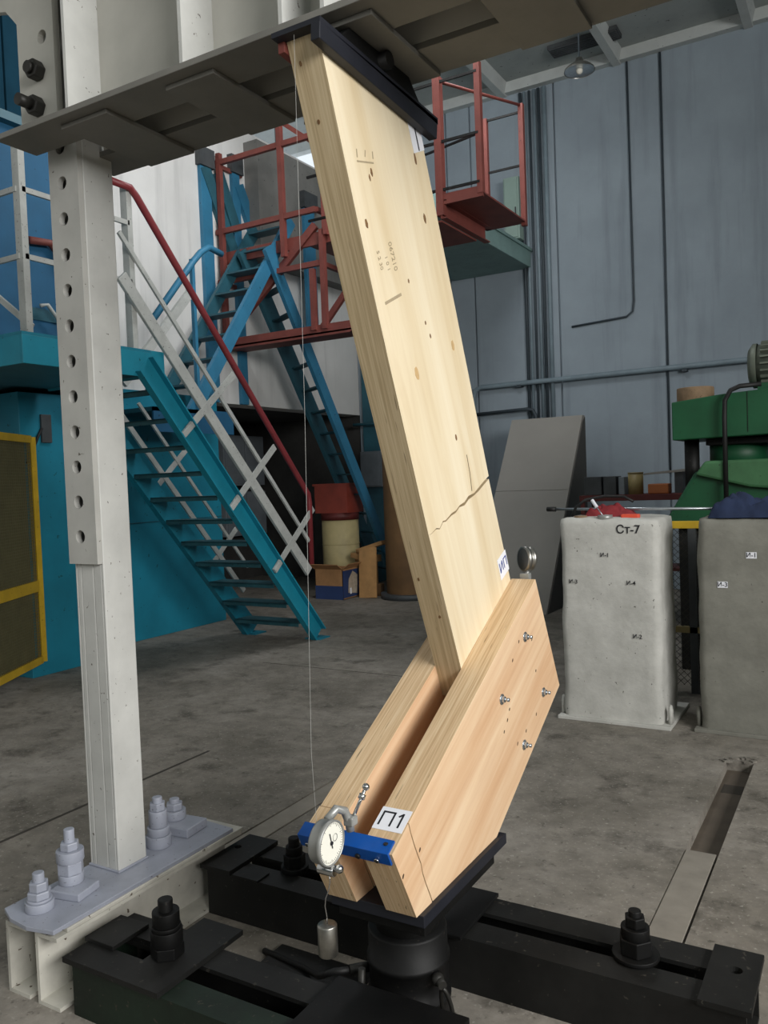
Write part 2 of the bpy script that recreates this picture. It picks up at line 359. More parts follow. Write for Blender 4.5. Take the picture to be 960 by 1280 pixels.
# floor with its anchor slots
slots = [(-0.675, -0.545, 0.9, 4.62), (-2.44, -2.31, 2.42, 6.4)]
b = MB(); zb = -0.12
xs = [FX0, slots[1][0], slots[1][1], slots[0][0], slots[0][1], FX1]
b.box(xs[0], xs[1], FY0, FY1, zb, 0); b.box(xs[2], xs[3], FY0, FY1, zb, 0); b.box(xs[4], xs[5], FY0, FY1, zb, 0)
for (x0, x1, y0, y1) in slots: b.box(x0, x1, FY0, y0, zb, 0); b.box(x0, x1, y1, FY1, zb, 0)
floor = struct(b.build('floor', 'floor', at=(0, 0, 0)))
MB().box(-0.672, -0.555, 0.9, 3.47, -0.06, -0.004).build('slot_cover', 'slot_insert', floor, 0.003)
MB().box(-0.675, -0.545, 3.47, 4.62, -0.12, -0.05).build('slot_bed', 'slot_steel', floor)
MB().box(-0.66, -0.565, 4.28, 4.40, -0.052, -0.0495).build('slot_pocket', 'slot_dark', floor)
MB().box(-2.437, -2.33, 2.42, 6.4, -0.06, -0.004).build('slot_cover', 'slot_insert', floor, 0.003)
# saw-cut joints of the floor: shallow dark strips set in
MB().box(-3.385, -3.365, -1.0, 3.6, -0.05, 0.0006).build('floor_joint', 'slot_dark', floor)
MB().box(-4.6, -2.9, 5.62, 5.632, -0.05, 0.0006).build('floor_joint', 'slot_dark', floor)
for i in range(9):
    x = random.uniform(-0.5, 0.0); 
    disc(bb := MB(), (-0.61 + random.uniform(-.09, .09), 4.62 + random.uniform(-.03, .08), 0.004), (0, 0, 1), random.uniform(.01, .025), random.uniform(.008, .018), (1, 0, 0), 0.004, 7, 0.3)
    bb.build('rubble', 'floor', floor)

# ceiling and ribs
ceil = struct(MB().box(FX0, FX1, FY0, FY1, CZ, CZ + 0.2).build('ceiling', 'ceiling', at=(0, 0, 0)))
for x in (-5.9, -4.33, -2.76, -1.19, 0.4):
    MB().prism([(x - 0.05, CZ - 0.16), (x + 0.05, CZ - 0.16), (x + 0.09, CZ), (x - 0.09, CZ)], 'Y', FY0, FY1).build('ceiling_rib', 'rib', ceil)
MB().box(FX0, FX1, 10.96, FY1, CZ - 0.14, CZ).build('edge_beam', 'rib', ceil)

# back wall with its tall panels
wb = struct(MB().box(-6.9, FX1, 11.1, 11.3, 0, CZ).build('wall_back', 'wall_blue', at=(0, 11.1, 0)))
seams = [-6.9, -5.75, -5.24, -4.86, -3.62, -2.22, -0.55, 1.2, 3.0, 5.0]
for x0, x1 in zip(seams[:-1], seams[1:]):
    MB().box(x0 + 0.012, x1 - 0.012, 11.06, 11.1, 0, CZ - 0.14).build('wall_panel', 'wall_blue', wb, 0.004)

# right wall and the wall behind the photographer, both closed; the area lights stand in front of them
wr = struct(MB().box(FX1, FX1 + .3, FY0, FY1, 0, CZ).build('wall_right', 'wall_dim', at=(FX1, 0, 0)))
wf = struct(MB().box(FX0, FX1, FY0 - .3, FY0, 0, CZ).build('wall_front', 'wall_dim', at=(0, FY0, 0)))

# left wall: white, standing above an open niche
wl = struct(MB().box(WX - 0.3, WX, 5.0, 11.1, 2.58, 6.12).build('wall_left', 'wall_white', at=(WX, 0, 0)))
MB().box(WX - 0.3, WX, -5.0, 5.0, 0, 6.12).build('wall_section', 'wall_white', wl)
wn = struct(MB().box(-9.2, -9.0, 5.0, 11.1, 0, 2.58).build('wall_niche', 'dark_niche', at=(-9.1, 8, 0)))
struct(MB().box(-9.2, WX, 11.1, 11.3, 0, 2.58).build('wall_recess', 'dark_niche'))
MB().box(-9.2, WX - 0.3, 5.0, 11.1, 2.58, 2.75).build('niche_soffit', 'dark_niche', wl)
MB().box(WX, WX + 0.22, 8.5, 11.0, 4.45, 5.95).build('runway_beam', 'concrete_beam', wl)
win = struct(MB().box(WX - 0.2, WX - 0.19, FY0, 11.1, 6.12, CZ).build('window_1', 'glass', at=(WX, 5, 6.12)))
for y in (0.5, 2, 3.5, 5, 6.5, 8, 9.5, 10.9):
    MB().box(WX - 0.24, WX - 0.15, y, y + 0.05, 6.12, CZ).build('window_bar', 'frame_dark', win)

# ================================================================== TEST FRAME
# white base beam
BZ = 0.25
bs = thing('base_beam', 'dirty white twin channel base beam under the perforated steel column', 'base beam', (-2.23, 1.98, 0))
MB().channel((-2.345, 1.56, 0.112), (-2.345, 2.40, 0.112), 0.224, 0.10, 0.012, side=1).build('channel', 'white_steel', bs)
MB().channel((-2.205, 1.56, 0.112), (-2.205, 2.40, 0.112), 0.224, 0.10, 0.012, side=1).build('channel', 'white_steel', bs)
MB().box(-2.36, -2.105, 1.60, 2.41, 0.224, 0.236).build('cover_plate', 'white_steel', bs, 0.002)
pl = [(-2.37, 1.575), (-2.30, 1.545), (-2.21, 1.535), (-2.11, 1.555), (-2.11, 2.36), (-2.37, 2.38)]
MB().prism(pl, 'Z', 0.236, BZ).build('top_plate', 'lilac_paint', bs, 0.002)

# column with perforated face plate
co = thing('perforated_column', 'light grey box column with a plate of round holes, standing on the white base beam', 'column', (-2.29, 1.965, BZ))
cx0, cx1, cy0, cy1 = -2.363, -2.222, 1.905, 2.03
b = MB().box(cx0, cx0 + .01, cy0, cy1, BZ, 3.3).box(cx1 - .01, cx1, cy0, cy1, BZ, 3.3).box(cx0 + .01, cx1 - .01, cy1 - .01, cy1, BZ, 3.3)
b.box(cx0 + .01, -2.332, cy0, cy0 + .01, BZ, 3.3).box(-2.272, cx1 - .01, cy0, cy0 + .01, BZ, 3.3).box(-2.332, -2.272, cy0, cy0 + .01, BZ, 1.33)
b.build('shaft', 'grey_paint_light', co, 0.004)
# perforated plate: one cell per hole
b = MB(); px0, px1, py0, py1 = -2.364, -2.224, 1.884, 1.905; hx, hr, N = -2.302, 0.0225, 16; pitch = 0.1178
cells = [(1.398 + pitch * k) for k in range(16)]
zlo = 1.306
for i, zc in enumerate(cells):
    z1 = zc + pitch / 2; rng = []
    for k in range(N):
        t = 2 * math.pi * (k + 0.5) / N; c_, s_ = math.cos(t), math.sin(t)
        m = max(abs(c_), abs(s_)); X = (px1 if c_ > 0 else px0) if abs(c_) >= abs(s_) else None
        # matching point on the rectangle outline
        tx = ((px1 - hx) / c_ if c_ > 0 else (px0 - hx) / c_) if abs(c_) > 1e-6 else 1e9
        tz = ((z1 - zc) / s_ if s_ > 0 else (zlo - zc) / s_) if abs(s_) > 1e-6 else 1e9
        t_ = min(tx, tz); rng.append((hx + c_ * hr, zc + s_ * hr, hx + c_ * t_, zc + s_ * t_))
    for y, fl in ((py0, False), (py1, True)):
        vs = []
        for (a1, a2, o1, o2) in rng: vs += [(a1, y, a2), (o1, y, o2)]
        fs = [(2 * k, 2 * k + 1, 2 * ((k + 1) % N) + 1, 2 * ((k + 1) % N)) for k in range(N)]
        for cxn, czn in ((px0, zlo), (px1, zlo), (px1, z1), (px0, z1)):   # corner fill
            vs.append((cxn, y, czn)); ci = len(vs) - 1
            ks = sorted(range(N), key=lambda k: abs(rng[k][2] - cxn) + abs(rng[k][3] - czn))
            kb = [k for k in range(N) if (abs(rng[k][2] - cxn) < 1e-6) and (abs(rng[(k + 1) % N][3] - czn) < 1e-6 or abs(rng[(k - 1) % N][3] - czn) < 1e-6) and ((rng[k][3] - zc) * (czn - zc) > 0)]
            if kb:
                k = kb[0]; j = (k + 1) % N if abs(rng[(k + 1) % N][3] - czn) < 1e-6 else (k - 1) % N
                fs.append((2 * k + 1, ci, 2 * j + 1))
        b.add(vs, fs)
    vs = []
    for (a1, a2, o1, o2) in rng: vs += [(a1, py0, a2), (a1, py1, a2)]
    b.add(vs, [(2 * k, 2 * k + 1, 2 * ((k + 1) % N) + 1, 2 * ((k + 1) % N)) for k in range(N)], True)
    b.add([(px0, py0, zlo), (px0, py1, zlo), (px0, py1, z1), (px0, py0, z1)], [(0, 1, 2, 3)])
    b.add([(px1, py0, zlo), (px1, py1, zlo), (px1, py1, z1), (px1, py0, z1)], [(0, 1, 2, 3)])
    zlo = z1
b.add([(px0, py0, 1.306), (px1, py0, 1.306), (px1, py1, 1.306), (px0, py1, 1.306)], [(0, 1, 2, 3)])
b.build('perforated_plate', 'grey_paint', co)
MB().box(cx0 - 0.004, cx1 + 0.006, cy0 - 0.006, cy1 + 0.004, BZ, BZ + 0.008).build('weld_seam', 'lilac_paint', co, 0.003)

# anchor bolts on the base beam
def anchor(x, y, z, label, mat, sizes, group, rod_r=0.017, rod_top=0.05, wplate=None):
    t = thing('anchor_bolt', label, 'anchor bolt', (x, y, z), group)
    h = z
    if wplate:
        wx, wy, th, dx, dy, a = wplate; ca, sa = math.cos(a), math.sin(a)
        q = [(x + dx + ca * u - sa * v, y + dy + sa * u + ca * v) for u, v in ((-wx, -wy), (wx, -wy), (wx, wy), (-wx, wy))]
        MB().prism(q, 'Z', z, z + th).build('washer_plate', mat, t, 0.004); h += th
    for kind, r, hh in sizes:
        if kind == 'hex': MB().cyl((x, y, h), (x, y, h + hh), r, 6, smooth=False, rot=0.4 + x).build('nut', mat, t, 0.003)
        else: MB().cyl((x, y, h), (x, y, h + hh), r, 22).build('washer' if hh < 0.02 else 'spacer_ring', mat, t, 0.002)
        h += hh
    MB().cyl((x, y, z), (x, y, h + rod_top), rod_r, 16).build('rod', mat, t, 0.003)
    return t
G = 'anchor bolts of the white base beam'
anchor(-2.264, 1.625, BZ, 'short lilac grey anchor bolt on bare plate at the near end of the base beam', 'lilac_paint', [('cyl', .044, .028), ('cyl', .038, .008), ('hex', .037, .024), ('hex', .03, .028)], G, .018, .028)
anchor(-2.276, 1.755, BZ, 'tall lilac grey anchor bolt on thick chipped plate, nearest the column front', 'lilac_paint', [('cyl', .04, .032), ('hex', .043, .04), ('cyl', .044, .036), ('hex', .031, .026)], G, .017, .042, (.058, .052, .026, .03, -.012, .2))
anchor(-2.258, 2.125, BZ, 'lilac grey anchor bolt on stacked rings directly behind the column', 'lilac_paint', [('cyl', .045, .042), ('cyl', .04, .03), ('cyl', .033, .06), ('hex', .03, .028)], G, .018, .02)
anchor(-2.325, 2.275, BZ, 'lilac grey anchor bolt on wedge plate at the far end of the base beam', 'lilac_paint', [('cyl', .042, .034), ('hex', .033, .026)], G, .019, .016, (.07, .06, .034, .05, -.012, .1))

# overhead girder of two webs with batten plates
gi = thing('loading_girder', 'grey twin web loading girder crossing overhead with stiffeners and batten plates', 'girder', (-1.0, 1.92, 2.65))
GX0, GX1 = -2.38, 1.2
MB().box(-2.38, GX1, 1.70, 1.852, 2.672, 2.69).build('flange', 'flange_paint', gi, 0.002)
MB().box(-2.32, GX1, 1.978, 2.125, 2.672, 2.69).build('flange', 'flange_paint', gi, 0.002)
MB().box(-2.20, GX1, 1.84, 1.852, 2.69, 3.45).build('web', 'girder_paint', gi)
MB().box(-2.20, GX1, 1.978, 1.99, 2.69, 3.45).build('web', 'girder_paint', gi)
MB().box(-2.42, GX1, 1.70, 2.125, 3.45, 3.47).build('top_flange', 'girder_paint', gi)
for x in (-2.052, -1.59, -1.254, -1.128, -0.70, -0.25, 0.2):
    MB().box(x - .006, x + .006, 1.712, 1.84, 2.69, 3.45).build('stiffener', 'grey_paint_light', gi)
for x0, x1 in ((-2.12, -1.92), (-1.68, -1.505), (-1.245, -1.008), (-0.77, -0.585), (-0.34, -0.14), (0.1, 0.3)):
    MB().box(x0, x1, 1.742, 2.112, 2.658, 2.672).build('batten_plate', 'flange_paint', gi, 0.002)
# bolted end plate with one empty hole
b = MB(); ex0, ex1, ey = -2.415, -2.238, 1.828; hz, hxx = 3.026, -2.294
ring = [(hxx + .022 * math.cos(2 * math.pi * k / 16), hz + .022 * math.sin(2 * math.pi * k / 16)) for k in range(16)]
b.box(ex0, ex1, ey, 1.852, 2.69, 2.96); b.box(ex0, ex1, ey, 1.852, 3.09, 3.45); b.box(ex0, hxx - .06, ey, 1.852, 2.96, 3.09); b.box(hxx + .05, ex1, ey, 1.852, 2.96, 3.09)
sq = []
for k in range(16):
    t = 2 * math.pi * k / 16; c_, s_ = math.cos(t), math.sin(t); m = max(abs(c_) / (.05 if c_ > 0 else .06), abs(s_) / (.064 if s_ > 0 else .066)); sq.append((hxx + c_ / m, hz + s_ / m))
for cxn, czn in ((hxx - .06, 2.96), (hxx + .05, 2.96), (hxx + .05, 3.09), (hxx - .06, 3.09)):
    k = min(range(16), key=lambda i: (sq[i][0] - cxn) ** 2 + (sq[i][1] - czn) ** 2); sq[k] = (cxn, czn)
vs = [(x, ey, z) for x, z in ring] + [(x, ey, z) for x, z in sq] + [(x, 1.852, z) for x, z in ring]
b.add(vs, [(k, (k + 1) % 16, 16 + (k + 1) % 16, 16 + k) for k in range(16)] + [(k, (k + 1) % 16, 32 + (k + 1) % 16, 32 + k) for k in range(16)])
b.build('end_plate', 'girder_paint', gi)
MB().prism([(-2.415, 3.10), (-2.47, 3.16), (-2.62, 3.20), (-2.62, 3.45), (-2.415, 3.45)], 'Y', 1.83, 1.85).build('end_gusset', 'girder_paint', gi)
for x, z, L in ((-2.312, 2.918, .012), (-2.320, 2.806, .045)):
    n = MB().cyl((x, 1.828, z), (x, 1.790, z), .032, 6, smooth=False, rot=.3).build('nut', 'dark_bolt', gi, .004)
    MB().cyl((x, 1.79, z), (x, 1.79 - L, z), .019, 14).build('bolt_end', 'dark_bolt', n)

# ================================================================== TIMBER KNEE
XP0, XP1 = -1.19, -1.10; XG = -1.01; XL = -1.28
sp = thing('timber_knee_joint', 'pale timber knee joint with an upright plank bolted between two slanted side boards', 'timber specimen', (-1.145, 2.05, 0.436))
pA, pB, pC, pD = (1.646, 2.607), (2.345, 0.856), (2.757, 1.115), (2.140, 2.578)     # near top, near bottom, far bottom, far top (Y, Z)
cr = [(2.135, 1.388), (2.165, 1.400), (2.185, 1.402), (2.215, 1.416), (2.235, 1.418), (2.274, 1.436), (2.30, 1.442), (2.33, 1.456), (2.37, 1.466), (2.40, 1.482), (2.44, 1.492), (2.48, 1.512), (2.53, 1.528)]
def on(p, q, z): t = (z - p[1]) / (q[1] - p[1]); return (p[0] + (q[0] - p[0]) * t, z)
bend = [(1.683, 2.506), (1.802, 2.176), (1.921, 1.868), (2.051, 1.547)]   # the loaded plank bows slightly
n0 = (2.116, 1.386); f0 = (2.565, 1.547)
cr = [(y + random.uniform(-.004, .004), z + random.uniform(-.0035, .0035)) for y, z in cr]
upper = [pA] + bend + [n0] + [(y, z + 0.0010 + 0.0060 * i / len(cr)) for i, (y, z) in enumerate(cr)] + [(f0[0], f0[1] + .004), pD]
lower = [pB, n0] + [(y, z - 0.0005 - 0.0055 * (i / len(cr)) * random.uniform(.2, 1.8)) for i, (y, z) in enumerate(cr)] + [(f0[0], f0[1] - .006), pC]
MB().prism(upper, 'X', XP0, XP1).build('upright_plank', 'wood_plank', sp)
MB().prism(lower, 'X', XP0, XP1).build('plank_foot', 'wood_plank', sp)
gA, gB, gC, gD, gE = (2.735, 1.186), (2.955, 0.762), (2.325, 0.436), (1.800, 0.436), (1.690, 0.644)
ck0 = (1.774, 0.688); ck1 = (1.885, 0.436)
ckl = [(ck0[0] + (ck1[0] - ck0[0]) * t + random.uniform(-.003, .003), ck0[1] + (ck1[1] - ck0[1]) * t) for t in (0.0, .12, .25, .38, .5, .62, .75, .88, 1.0)]
for x0, x1 in ((XP1, XG), (XL, XP0)):
    MB().prism([gA, gB, gC] + [(y + .0034, z) for y, z in ckl[::-1]], 'X', x0, x1).build('side_board', 'wood_gusset', sp, 0.0015)
    MB().prism([(y - .0008, z) for y, z in ckl] + [gD, gE], 'X', x0, x1).build('board_end', 'wood_gusset', sp)
for y, z in ((2.615, 1.006), (2.398, .848), (2.776, .779), (2.576, .65)):
    wsh = MB().cyl((XG, y, z), (XG + .003, y, z), .017, 18).build('washer', 'zinc', sp)
    MB().cyl((XG + .003, y, z), (XG + .012, y, z), .011, 6, smooth=False).build('nut', 'zinc', wsh, .001)
    MB().cyl((XG + .012, y, z), (XG + .026, y, z), .006, 10).build('bolt_end', 'zinc', wsh)
b = MB()
for y, z in ((2.56, 1.00), (2.68, .985), (2.50, .95), (2.71, .87), (2.46, .80), (2.44, .77), (2.70, .72), (2.52, .67), (2.41, .74), (2.60, .69), (1.83, .60), (1.74, .57)):
    disc(b, (XG, y, z), (1, 0, 0), .006, .0035, (0, .6, 1), .0006, 8, .2)
b.build('nail_holes', 'hole_dark', sp)
ax = (0, .65, -1.6)
for y, z, rx, ry, mt in ((1.835, 2.205, .012, .006, 'knot'), (2.163, 2.300, .014, .007, 'knot'), (1.87, 2.345, .010, .005, 'knot'), (1.860, 2.328, .008, .004, 'knot'), (2.117, 2.455, .016, .006, 'knot'),
                         (2.079, 1.847, .020, .010, 'knot_pale'), (2.322, 1.954, .017, .009, 'knot_pale'), (2.172, 1.964, .007, .004, 'knot'), (2.144, 1.998, .006, .004, 'knot'), (2.322, 1.673, .011, .005, 'knot'), (2.05, 2.10, .006, .004, 'knot')):
    disc(k := MB(), (XP1, y, z), (1, 0, 0), rx, ry, ax, .0007, 12, .15); k.build('knot', mt, sp)
MB().tube([(XP1 + .0002, 2.395, 1.62), (XP1 + .0002, 2.415, 1.56), (XP1 + .0002, 2.425, 1.505)], .0012, 5).build('hairline_split', 'hole_dark', sp)
for x, y, z in ((-1.165, 1.632, 2.555), (-1.15, 1.70, 2.43), (-1.135, 1.98, 1.755), (-1.17, 2.19, 1.25), (-1.13, 2.24, 1.13)):
    pt = on((1.646, 2.607), (1.802, 2.176), z) if z > 2.1 else on((1.802, 2.176), (2.116, 1.386), z) if z > 1.4 else on(n0, pB, z); disc(k := MB(), (x, pt[0], z), (0, -1.6, -.65), .006, .004, (0, .65, -1.6), .0008, 9, .2); k.build('knot', 'knot', sp)
# paper labels and stamps on the timber
s = gA[0] - gE[0], gA[1] - gE[1]; L = math.hypot(*s); e1 = Vector((0, s[0] / L, s[1] / L)); nrm = Vector((0, -e1.z, e1.y))
c0 = Vector((-1.057, gE[0], gE[1])) + e1 * 0.098 + nrm * 0.0008
def paper(name, c, ex, ey, w_, h_, t=.0006):
    ex = Vector(ex).normalized(); ey = Vector(ey).normalized(); n = ex.cross(ey); c = Vector(c); b = MB()
    q = [c - ex * w_ / 2 - ey * h_ / 2, c + ex * w_ / 2 - ey * h_ / 2, c + ex * w_ / 2 + ey * h_ / 2, c - ex * w_ / 2 + ey * h_ / 2]
    b.add([p - n * t for p in q] + [p + n * t for p in q], [(3, 2, 1, 0), (4, 5, 6, 7), (0, 1, 5, 4), (1, 2, 6, 5), (2, 3, 7, 6), (3, 0, 4, 7)])
    return b
p1 = paper('l', c0, (1, 0, 0), e1, .086, .07).build('paper_label', 'paper', sp); p1['label'] = 'white paper label reading П1'
lb = MB(); F1 = frame(c0 + nrm * .0009, (1, 0, 0), e1)
for (xa, ya_), (xb, yb_) in (((-.031, -.022), (-.031, .0225)), ((-.0335, .020), (.0035, .020)), ((.001, -.022), (.001, .0225)), ((.025, -.022), (.025, .0225)), ((.025, .0205), (.0145, .011))):
    lb.bar(F1 @ Vector((xa, ya_, 0)), F1 @ Vector((xb, yb_, 0)), .005, .0006, nrm)
lb.build('lettering', 'ink', p1)
adn = Vector((0, .41, -.912)); aac = Vector((0, .912, .41))
c1 = Vector((XP1 + .0008, 2.663, 1.242)); p2 = paper('l', c1, aac, -adn, .08, .078).build('paper_label', 'paper', sp)
text_mesh('ИП', .05, 'blue_ink', frame(c1 + Vector((.0008, 0, 0)), aac, -adn), p2)
c2 = Vector((XP1 + .0008, 2.125, 2.522)); p3 = paper('l', c2, aac, -adn, .07, .085).build('paper_label', 'paper', sp)
MB().bar(c2 + adn * .04 + Vector((.001, 0, 0)), c2 - adn * .04 + Vector((.001, 0, 0)), .006, .0006, (1, 0, 0)).build('printed_stroke', 'ink', p3)
def stamp(txt, y, z, size, ex, ey): text_mesh(txt, size, 'stamp_ink', frame((XP1 + .0006, y, z), ex, ey), sp, 'faded_stamp', .0003)
stamp('067210', 1.965, 2.15, .026, adn, aac); stamp('1 0 1', 1.935, 2.125, .020, adn, aac); stamp('5 2 30', 1.895, 2.125, .020, adn, aac)
MB().bar((XP1 + .0004, 1.915, 2.016), (XP1 + .0004, 2.005, 2.056), .008, .0006, (1, 0, 0)).build('stamp_smear', 'stamp_ink', sp)
for q0, q1 in (((1.80, 2.352), (1.882, 2.372)), ((1.802, 2.362), (1.80, 2.382)), ((1.88, 2.382), (1.878, 2.40)), ((1.84, 2.375), (1.842, 2.392))):
    MB().bar((XP1 + .0004, *q0), (XP1 + .0004, *q1), .004, .0006, (1, 0, 0)).build('faded_stamp', 'stamp_ink', sp)

# upper bearing cap: steel trough with hinge bar below the girder
uc = thing('pivot_bearing', 'black steel trough and hinge clamped between plank top and the girder', 'bearing', (-1.14, 1.9, 2.55))
MB().prism([(1.612, 2.566), (1.616, 2.608), (2.215, 2.592), (2.205, 2.533)], 'X', -1.098, -1.072).build('side_lip', 'black_plate', uc, .002)
MB().prism([(1.640, 2.580), (1.640, 2.622), (2.215, 2.598), (2.205, 2.545)], 'X', -1.212, -1.192).build('side_lip', 'red_primer', uc, .002)
MB().prism([(1.616, 2.606), (1.616, 2.618), (2.215, 2.596), (2.215, 2.578)], 'X', -1.212, -1.072).build('cap_plate', 'black_plate', uc)
MB().prism([(1.70, 2.608), (1.76, 2.656), (2.06, 2.656), (2.14, 2.590)], 'X', -1.20, -1.08).build('wedge_block', 'black_steel', uc, .003)
MB().cyl((-1.23, 1.91, 2.634), (-1.055, 1.91, 2.634), .022, 20).build('hinge_bar', 'black_steel', uc)

# lower bearing plates and jack
lp = thing('bearing_plate', 'black bearing plates stacked between the jack head and the side boards', 'bearing', (-1.145, 2.05, 0.37))
MB().box(-1.28, -0.995, 1.812, 2.365, 0.404, 0.436).build('upper_plate', 'black_plate', lp, .002)
MB().box(-1.275, -1.01, 1.84, 2.30, 0.365, 0.404).build('lower_plate', 'black_steel', lp, .002)
jk = thing('hydraulic_jack', 'black cylindrical hydraulic jack on the floor under the timber knee', 'jack', (-1.145, 1.985, 0))
J = (-1.145, 1.985, 0)
MB().lathe(J, [(.001, 0), (.125, 0), (.125, .03), (.112, .035), (.112, .10), (.118, .102), (.118, .118), (.112, .12), (.112, .205), (.117, .207), (.117, .222), (.112, .224), (.112, .295), (.108, .302), (.001, .302)], 40).build('cylinder', 'black_steel', jk)
MB().lathe(J, [(.001, .30), (.090, .30), (.090, .32), (.094, .322), (.094, .348), (.08, .358), (.07, .365), (.001, .365)], 36).build('ram_head', 'black_worn', jk)
b = MB(); rr = [(-1.02 + .015 * math.sin(t) + .02, 1.935 - .022 * math.cos(t * 1.0), .16 + .075 * math.cos(t) - .045) for t in [i * math.pi / 10 for i in range(21)]]
b.tube(rr, .006, 8, False).build('shackle', 'dark_bolt', jk)
MB().ball((-1.025, 1.93, .20), .018).build('coupling_knob', 'dark_bolt', jk)
MB().cyl((-1.04, 1.95, .20), (-1.0, 1.91, .20), .012, 12).build('coupling_stub', 'dark_bolt', jk)
MB().cyl((-1.25, 1.94, .17), (-1.29, 1.90, .17), .014, 12).build('hose_fitting', 'dark_bolt', jk)
MB().tube([(-1.29, 1.90, .17), (-1.33, 1.88, .165), (-1.38, 1.90, .13), (-1.45, 1.97, .07), (-1.56, 2.05, .02), (-1.75, 2.08, .012)], .010, 8).build('hose', 'rubber', jk)
MB().cyl((-1.235, 1.88, .20), (-1.235, 1.87, .10), .010, 10).build('valve_stem', 'dark_bolt', jk)
MB().tube([(-1.30, 1.90, .12), (-1.34, 1.87, .10), (-1.40, 1.86, .12), (-1.44, 1.88, .09)], .007, 8).build('lever', 'dark_bolt', jk)

# black floor beams
AZ = .175
fa = thing('floor_beam', 'long black twin channel floor beam behind the jack, with a drilled plate at each end', 'floor beam', (-1.2, 2.33, 0), 'black floor beams')
MB().channel((-2.10, 2.20, .0825), (-0.29, 2.20, .0825), .165, .10, .012, side=-1).build('channel', 'black_worn', fa)
MB().channel((-2.10, 2.46, .0825), (-0.29, 2.46, .0825), .165, .10, .012, side=1).build('channel', 'black_worn', fa)
def drilled(x0, x1, y0, y1, z0, z1, hx, hy, hr, parent, mat):
    n = 16; b = MB(); ring = []; sq = []
    for k in range(n):
        t = 2 * math.pi * (k + .5) / n; c_, s_ = math.cos(t), math.sin(t); ring.append((hx + hr * c_, hy + hr * s_))
        m = max(c_ / (x1 - hx) if c_ > 0 else -c_ / (hx - x0), s_ / (y1 - hy) if s_ > 0 else -s_ / (hy - y0)); sq.append((hx + c_ / m, hy + s_ / m))
    # snap the nearest outline points to the corners
    for cxn, cyn in ((x0, y0), (x1, y0), (x1, y1), (x0, y1)):
        k = min(range(n), key=lambda i: (sq[i][0] - cxn) ** 2 + (sq[i][1] - cyn) ** 2); sq[k] = (cxn, cyn)
    vs = [(x, y, z) for z in (z0, z1) for x, y in ring] + [(x, y, z) for z in (z0, z1) for x, y in sq]
    fs = []
    for k in range(n):
        j = (k + 1) % n
        fs += [(n + k, 3 * n + k, 3 * n + j, n + j), (2 * n + k, k, j, 2 * n + j), (2 * n + k, 2 * n + j, 3 * n + j, 3 * n + k), (k, n + k, n + j, j)]
    return b.add(vs, fs).build('end_plate', mat, parent)
drilled(-2.125, -1.985, 2.19, 2.47, .165, .181, -2.09, 2.36, .014, fa, 'black_worn')
drilled(-0.405, -0.275, 2.185, 2.47, .165, .181, -0.335, 2.36, .018, fa, 'black_worn')
MB().box(-1.55, -1.075, 2.18, 2.475, .165, .177).build('bridge_plate', 'black_steel', fa, .002)
MB().box(-1.975, -1.86, 2.19, 2.26, .165, .173).build('packing_strip', 'black_worn', fa, .001)
fb = thing('floor_beam', 'black floor beam with dark green side in front of the jack, at the bottom edge', 'floor beam', (-1.6, 1.70, 0), 'black floor beams')
MB().channel((-2.06, 1.575, .078), (-0.9, 1.575, .078), .156, .095, .012, side=-1).build('channel', 'green_black', fb)
MB().channel((-2.06, 1.835, .078), (-0.9, 1.835, .078), .156, .095, .012, side=1).build('channel', 'black_worn', fb)
b = MB(); b.box(-2.09, -2.0, 1.565, 1.845, .156, .172); b.box(-1.86, -1.70, 1.565, 1.925, .156, .172); b.box(-2.0, -1.86, 1.565, 1.665, .156, .172); b.box(-2.0, -1.86, 1.745, 1.845, .156, .172)
b.build('cover_plate', 'black_worn', fb)
MB().box(-2.10, -1.975, 1.655, 1.80, .172, .186).build('packing_plate', 'black_worn', fb, .002)
MB().box(-1.30, -0.9, 1.565, 1.86, .156, .174).build('end_cover', 'black_steel', fb, .002)
MB().box(-2.055, -2.045, 1.60, 1.81, .0, .15).build('end_stiffener', 'green_black', fb)
GB = 'anchor bolts of the black floor beams'
anchor(-1.815, 1.72, .172, 'black anchor bolt through the floor beam with green side', 'black_steel', [('hex', .05, .035), ('cyl', .047, .045), ('cyl', .043, .012), ('cyl', .040, .042)], GB, .022, .034)
anchor(-1.80, 2.33, .165, 'black anchor bolt half hidden behind the dial gauge and slanted boards', 'black_steel', [('cyl', .05, .02), ('hex', .04, .04), ('cyl', .03, .03)], GB, .02, .03)
anchor(-0.596, 2.33, .168, 'black anchor bolt with flanged nut near the floor slot', 'black_steel', [('cyl', .066, .012), ('hex', .048, .046), ('cyl', .040, .03), ('hex', .030, .03)], GB, .018, .016)
# floor plate strip seen between the floor beams
MB().box(-1.72, -1.36, 1.96, 2.14, 0, .012).build('floor_packing', 'black_worn', None); tag(bpy.data.objects['floor_packing'], 'flat dark steel packing lying on floor between the black beams', 'plate')

